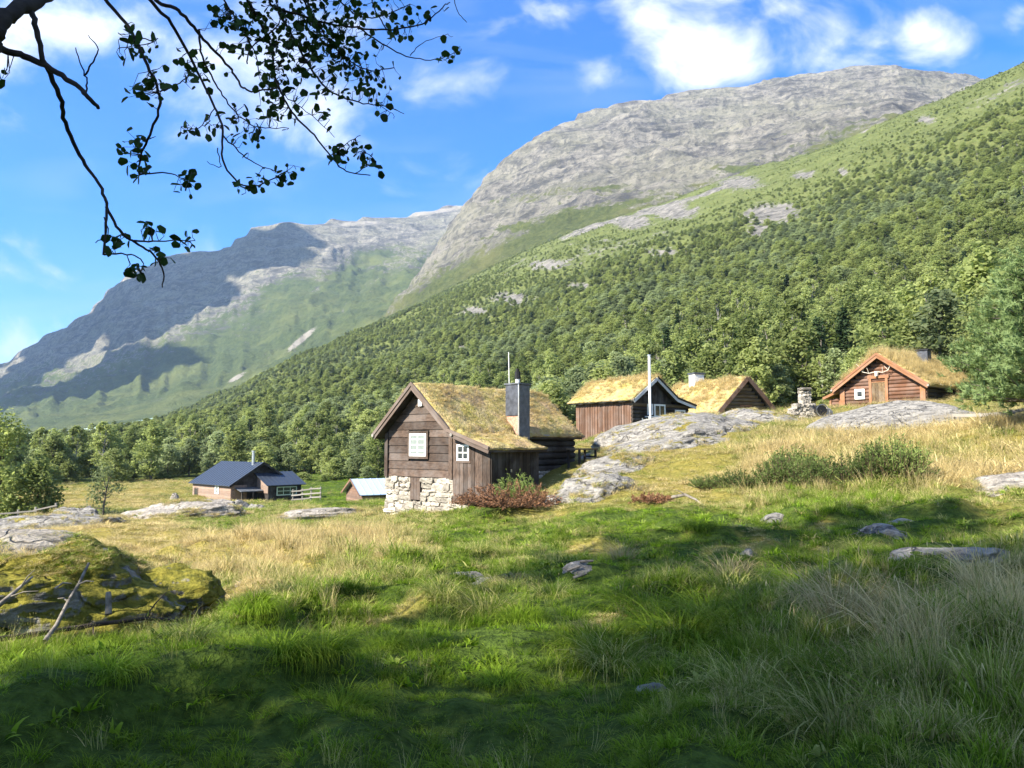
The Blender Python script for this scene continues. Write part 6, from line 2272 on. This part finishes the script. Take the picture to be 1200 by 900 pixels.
# ------------------------------------------------------------------ overhanging alder
def alder():
    base = Vector((-4.3, 1.5, gz(-4.3, 1.5)))
    e = empty('alder_tree', base, 0, 'dark overhanging alder branches with round leaves against the sky', 'tree')
    r = np.random.default_rng(15)
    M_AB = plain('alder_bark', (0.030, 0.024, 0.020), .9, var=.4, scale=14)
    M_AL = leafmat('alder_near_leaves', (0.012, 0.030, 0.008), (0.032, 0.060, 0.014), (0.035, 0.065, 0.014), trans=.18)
    S = 560 / 1200
    B = base

    def loc(zx, zy, d):
        return np.array((at(zx * S, zy * S, d) - B)[:])

    def curve(P, n=5, jit=0.003):
        P = [np.array(p) for p in P]
        Q = [2 * P[0] - P[1]] + P + [2 * P[-1] - P[-2]]
        out = []
        for i in range(1, len(Q) - 2):
            for t in np.linspace(0, 1, n, endpoint=False):
                out.append(_cr(Q[i - 1], Q[i], Q[i + 1], Q[i + 2], t) + r.normal(0, jit, 3))
        out.append(P[-1])
        return out
    tr = [(0, 0, -.4), (.05, .02, 1.2), (.0, .1, 2.6), (.15, .2, 4.2), (.3, .1, 6.2), (.2, 0, 8.2)]
    v, f = tube(curve(tr, 4, .02), np.linspace(.17, .04, 21), 10)
    trunk = obj('trunk', mesh_np('trunk', np.array(v), f, M_AB, True), e)
    limbs = [[np.array((.1, .15, 3.3)), np.array((.9, 1.3, 4.05)), loc(-40, -170, 3.7), loc(250, -150, 3.9), loc(640, -130, 4.1), loc(1000, -110, 4.4), loc(1200, -60, 4.7)],
             [np.array((.05, .1, 2.3)), np.array((.7, .9, 2.75)), loc(-160, 150, 3.2), loc(-40, 105, 3.3), loc(0, 55, 3.35), loc(50, 22, 3.45), loc(120, -14, 3.6), loc(200, -120, 3.8)]]
    lp = []
    for i, L_ in enumerate(limbs):
        c = curve(L_, 6, .004)
        v, f = tube(c, np.linspace(.05, .014, len(c)) if i == 0 else np.linspace(.045, .02, len(c)), 8)
        obj('limb', mesh_np('limb', np.array(v), f, M_AB, True), e)
        lp += c
    BR = [([(-60, 118), (0, 125), (60, 140), (130, 175), (190, 212), (222, 245), (247, 272)], 3.3, .016, .007, 0),
          ([(215, 240), (218, 200), (205, 170), (190, 120)], 3.4, .004, .002, 0), ([(212, 190), (232, 155), (246, 125), (222, 88)], 3.4, .004, .0015, 0),
          ([(75, 15), (90, 60), (110, 150), (150, 240), (165, 310), (200, 390), (240, 450), (268, 510), (265, 560), (260, 640)], 3.5, .013, .005, .3),
          ([(268, 520), (300, 580), (340, 610), (385, 640), (410, 680), (408, 722)], 3.75, .007, .003, 1), ([(340, 605), (400, 606), (490, 604)], 3.8, .005, .002, 1), ([(260, 638), (330, 640), (360, 660), (350, 690)], 3.7, .004, .002, 1), ([(262, 545), (270, 590), (240, 610)], 3.7, .003, .002, .5),
          ([(262, -8), (330, 80), (370, 165), (400, 230), (395, 290), (370, 350), (352, 400), (350, 440)], 3.8, .010, .004, 1), ([(352, 438), (420, 435), (470, 452)], 3.85, .004, .002, 1), ([(400, 230), (440, 215), (490, 180)], 3.85, .004, .002, 1), ([(345, 95), (385, 105), (300, 120)], 3.8, .003, .002, 1),
          ([(370, -8), (430, 60), (470, 130), (500, 190), (540, 270), (560, 330), (558, 400), (600, 460), (650, 465), (720, 430)], 4.0, .010, .003, .8), ([(560, 340), (600, 380), (650, 415), (700, 432)], 4.05, .004, .002, .8), ([(545, 370), (555, 420), (520, 405)], 4.05, .003, .0015, .3), ([(540, 270), (500, 320), (455, 318)], 4.05, .003, .0015, .8),
          ([(390, 0), (440, 20), (480, 60), (510, 100), (560, 150), (590, 190), (610, 220), (640, 230), (700, 220)], 4.1, .011, .004, .8),
          ([(500, 75), (505, 130), (530, 190), (560, 240), (600, 290), (650, 320), (725, 322)], 4.2, .006, .002, .7), ([(620, 160), (630, 120), (700, 60), (690, -10)], 4.3, .004, .004, 1),
          ([(620, -8), (650, 50), (680, 120), (690, 190), (710, 240), (740, 290), (790, 340), (830, 390), (870, 430), (930, 440)], 4.3, .010, .003, 1), ([(830, 390), (870, 360), (905, 340)], 4.3, .003, .002, 1), ([(890, 436), (940, 405), (920, 385)], 4.3, .003, .002, 1), ([(715, 240), (770, 280), (840, 345)], 4.35, .003, .0015, .6),
          ([(680, 10), (760, 40), (830, 60), (900, 70), (980, 75), (1060, 60), (1110, 20), (1130, 6)], 4.5, .009, .003, .8), ([(900, 70), (960, 110), (1020, 140), (1080, 150), (1155, 130)], 4.55, .005, .002, .7), ([(1140, -10), (1150, 30), (1172, 56)], 4.7, .004, .002, 0), ([(1030, 140), (1060, 110), (1125, 85)], 4.6, .003, .0015, .2), ([(970, 75), (940, 20), (930, -10)], 4.5, .004, .004, 1),
          ([(700, 30), (740, 100), (780, 170), (830, 230), (900, 255), (960, 265), (1015, 286)], 4.4, .008, .002, .9), ([(950, 262), (985, 285), (990, 298)], 4.4, .002, .001, .2), ([(560, -8), (600, 60), (640, 130), (650, 190)], 4.2, .006, .003, 1), ([(760, -8), (800, 60), (850, 130), (920, 175), (990, 170)], 4.45, .007, .003, 1), ([(850, -8), (900, 40), (960, 40), (1030, 10)], 4.6, .006, .003, 1)]
    bobj, bpts, bid = [], [], []
    for i, (zp, d, ra, rb, dens) in enumerate(BR):
        pts = [loc(x, y, d + .12 * math.sin(i + j * .9) + .02 * j) for j, (x, y) in enumerate(zp)]
        if zp[0][1] < 20 and i:
            q = min(lp, key=lambda p: np.linalg.norm(p - pts[0]))
            pts = [q, (q + pts[0]) / 2 + np.array([0, 0, .03])] + pts
        c = curve(pts, 5, .0025)
        v, f = tube(c, np.linspace(ra, rb, len(c)), 6)
        bobj.append(obj('branch', mesh_np('branch', np.array(v), f, M_AB, True), e))
        for p in c:
            bpts.append(p)
            bid.append(i)
    bpts, bid = np.array(bpts), np.array(bid)
    # leaf: rounded, folded along the midrib
    ang = np.linspace(0, 2 * math.pi, 11)[:-1]
    lv = [(0, 0, 0)] + [(.5 + .5 * math.cos(a) * (1 + .06 * (-1) ** i), .40 * math.sin(a) * (1 + .16 * math.cos(a)) * (1 + .07 * (-1) ** i), .13 * abs(math.sin(a))) for i, a in enumerate(ang)]
    lf = [(0, 1 + i, 1 + (i + 1) % 10) for i in range(10)]
    lv[0] = (.5, 0, 0)
    lmesh = mesh_np('leaf', np.array(lv), np.array(lf), M_AL, False, {'tone': np.full(11, .5)})
    CL = [(340, 110, 45, 20), (385, 215, 50, 22), (345, 375, 38, 18), (465, 455, 30, 14), (290, 600, 25, 12), (380, 575, 20, 8), (470, 603, 20, 8), (400, 640, 20, 8), (345, 680, 22, 12), (590, 60, 50, 20), (650, 30, 60, 34), (720, 60, 80, 80), (800, 100, 70, 66), (860, 150, 70, 60), (930, 190, 55, 36), (960, 40, 50, 26), (890, 20, 45, 26), (680, 210, 35, 26), (690, 280, 35, 22), (740, 270, 28, 10),
          (560, 310, 35, 16), (490, 170, 45, 22), (610, 90, 40, 18), (850, 390, 24, 18), (890, 372, 22, 12), (930, 410, 18, 10), (720, 430, 25, 12), (650, 455, 25, 12), (480, 320, 20, 7), (730, 170, 45, 30), (815, 285, 20, 7), (1070, 30, 30, 8), (1130, 130, 25, 12), (960, 260, 30, 10), (1000, 80, 30, 12), (640, 340, 30, 10), (600, 280, 30, 10), (820, 210, 40, 20), (560, 50, 30, 12), (780, 30, 60, 50), (850, 80, 50, 36), (680, 120, 35, 22), (20, 195, 14, 3), (355, 430, 14, 8), (605, 470, 14, 6)]
    twigs = {}
    leaves = []
    for cx, cy, rr, n in CL:
        dd = np.array([loc(cx, cy, d_) for d_ in (3.5, 4.0, 4.5)])
        for k in range(int(n * 1.35)):
            zx, zy = cx + r.normal(0, rr * .58), cy + r.normal(0, rr * .58)
            # stand the leaf at the depth of the branch it hangs from
            s = (bpts + np.array(B[:]))
            qx, qy = proj(s[:, 0], s[:, 1], s[:, 2])
            j = int(np.argmin((qx - zx * S) ** 2 + (qy - zy * S) ** 2))
            dist = math.hypot(s[j, 0], s[j, 1]) + r.normal(0, .07)
            p = loc(zx, zy, dist)
            q = bpts[j]
            if np.linalg.norm(p - q) > .5:
                continue
            i = int(bid[j])
            mid = (p + q) / 2 + r.normal(0, .012, 3)
            twigs.setdefault(i, []).append(tube([q, mid, p], [.0022, .0016, .001], 3))
            leaves.append((i, p, r.uniform(.022, .054)))
    for i, t in twigs.items():
        v, f = join(t)
        tag(obj('twigs', mesh_np('twigs', np.array(v), f, M_AB), bobj[i]), kind='stuff')
    leaves.sort(key=lambda l: -l[2])
    SV, SF = [], []
    for n, (i, p, s) in enumerate(leaves):
        rot = Euler((r.normal(0, .9), r.normal(.5, .7), r.uniform(0, 6.28)))
        if n < 298:
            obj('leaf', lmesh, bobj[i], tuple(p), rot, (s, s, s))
        else:
            mt = rot.to_matrix()
            o = len(SV)
            SV += [tuple(Vector(p) + mt @ (Vector(q) * s)) for q in lv]
            SF += [tuple(a + o for a in t) for t in lf]
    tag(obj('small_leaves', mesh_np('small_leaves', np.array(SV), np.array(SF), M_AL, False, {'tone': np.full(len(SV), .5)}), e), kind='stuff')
    # the rest of the crown, over and behind the viewer
    cc = np.stack([r.normal(-.2, 1.5, 60), r.normal(-1.0, 1.2, 60), r.uniform(5.0, 9.5, 60)], 1)
    V, F, T = leaf_cloud(cc, r.uniform(.4, .8, 60), 70, .09, r)
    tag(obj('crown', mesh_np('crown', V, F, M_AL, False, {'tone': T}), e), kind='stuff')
    print('alder leaves', len(leaves))


alder()
# ------------------------------------------------------------------ air and the cloud over the far mountain
def air():
    n = bpy.data.materials.new('haze')
    n.use_nodes = True
    t = n.node_tree
    t.nodes.remove(t.nodes['Principled BSDF'])
    pv = t.nodes.new('ShaderNodeVolumePrincipled')
    pv.inputs['Color'].default_value = (0.50, 0.72, 1.0, 1)
    pv.inputs['Density'].default_value = HAZE
    pv.inputs['Anisotropy'].default_value = 0.25
    t.links.new(pv.outputs[0], t.nodes['Material Output'].inputs['Volume'])
    V = [(x, y, z) for x in (-6200, 6200) for y in (-2500, 6200) for z in (-24, 1350)]
    o = obj('haze', mesh_np('haze', V, _F6, n))
    tag(o, 'thin blue air between here and the far mountain', 'haze', kind='stuff')


HAZE = 0.00009
air()


def cloud():
    """a fair-weather cloud beyond the left edge whose shadow lies on the far mountain"""
    bm = bmesh.new()
    r = random.Random(4)
    for px, py, d in ((60, 440, 3200), (120, 400, 3000), (150, 350, 3200), (200, 330, 3100), (210, 380, 2700), (250, 330, 3000), (292, 300, 3000), (322, 318, 2900), (60, 490, 2400), (130, 460, 2300), (0, 470, 3000), (-80, 480, 3000), (100, 372, 3400), (60, 400, 3500), (-40, 445, 3900)):
        p = at(px, py, d)
        q = p + SUN * ((2000 + r.uniform(-80, 80) - p.z) / SUN.z)
        for k in range(4):
            bmesh.ops.create_icosphere(bm, subdivisions=3, radius=r.uniform(110, 180), matrix=Matrix.Translation(q + Vector((r.uniform(-110, 110), r.uniform(-110, 110), r.uniform(-30, 70)))))
    V = np.array([v.co[:] for v in bm.verts])
    n = fbm(V[:, 0] * .012, V[:, 1] * .012, V[:, 2] * .012, octv=4, seed=2)
    for v, k in zip(bm.verts, n):
        v.co += v.normal * float(k) * 55 if v.normal.length else Vector((0, 0, 0))
    me = bpy.data.meshes.new('cloud')
    bm.to_mesh(me)
    bm.free()
    me.materials.append(plain('cloud_white', (0.85, 0.86, 0.88), 1.0, var=.03, scale=.01, spec=0))
    me.polygons.foreach_set('use_smooth', np.ones(len(me.polygons), bool))
    tag(obj('cloud', me), kind='structure')


cloud()
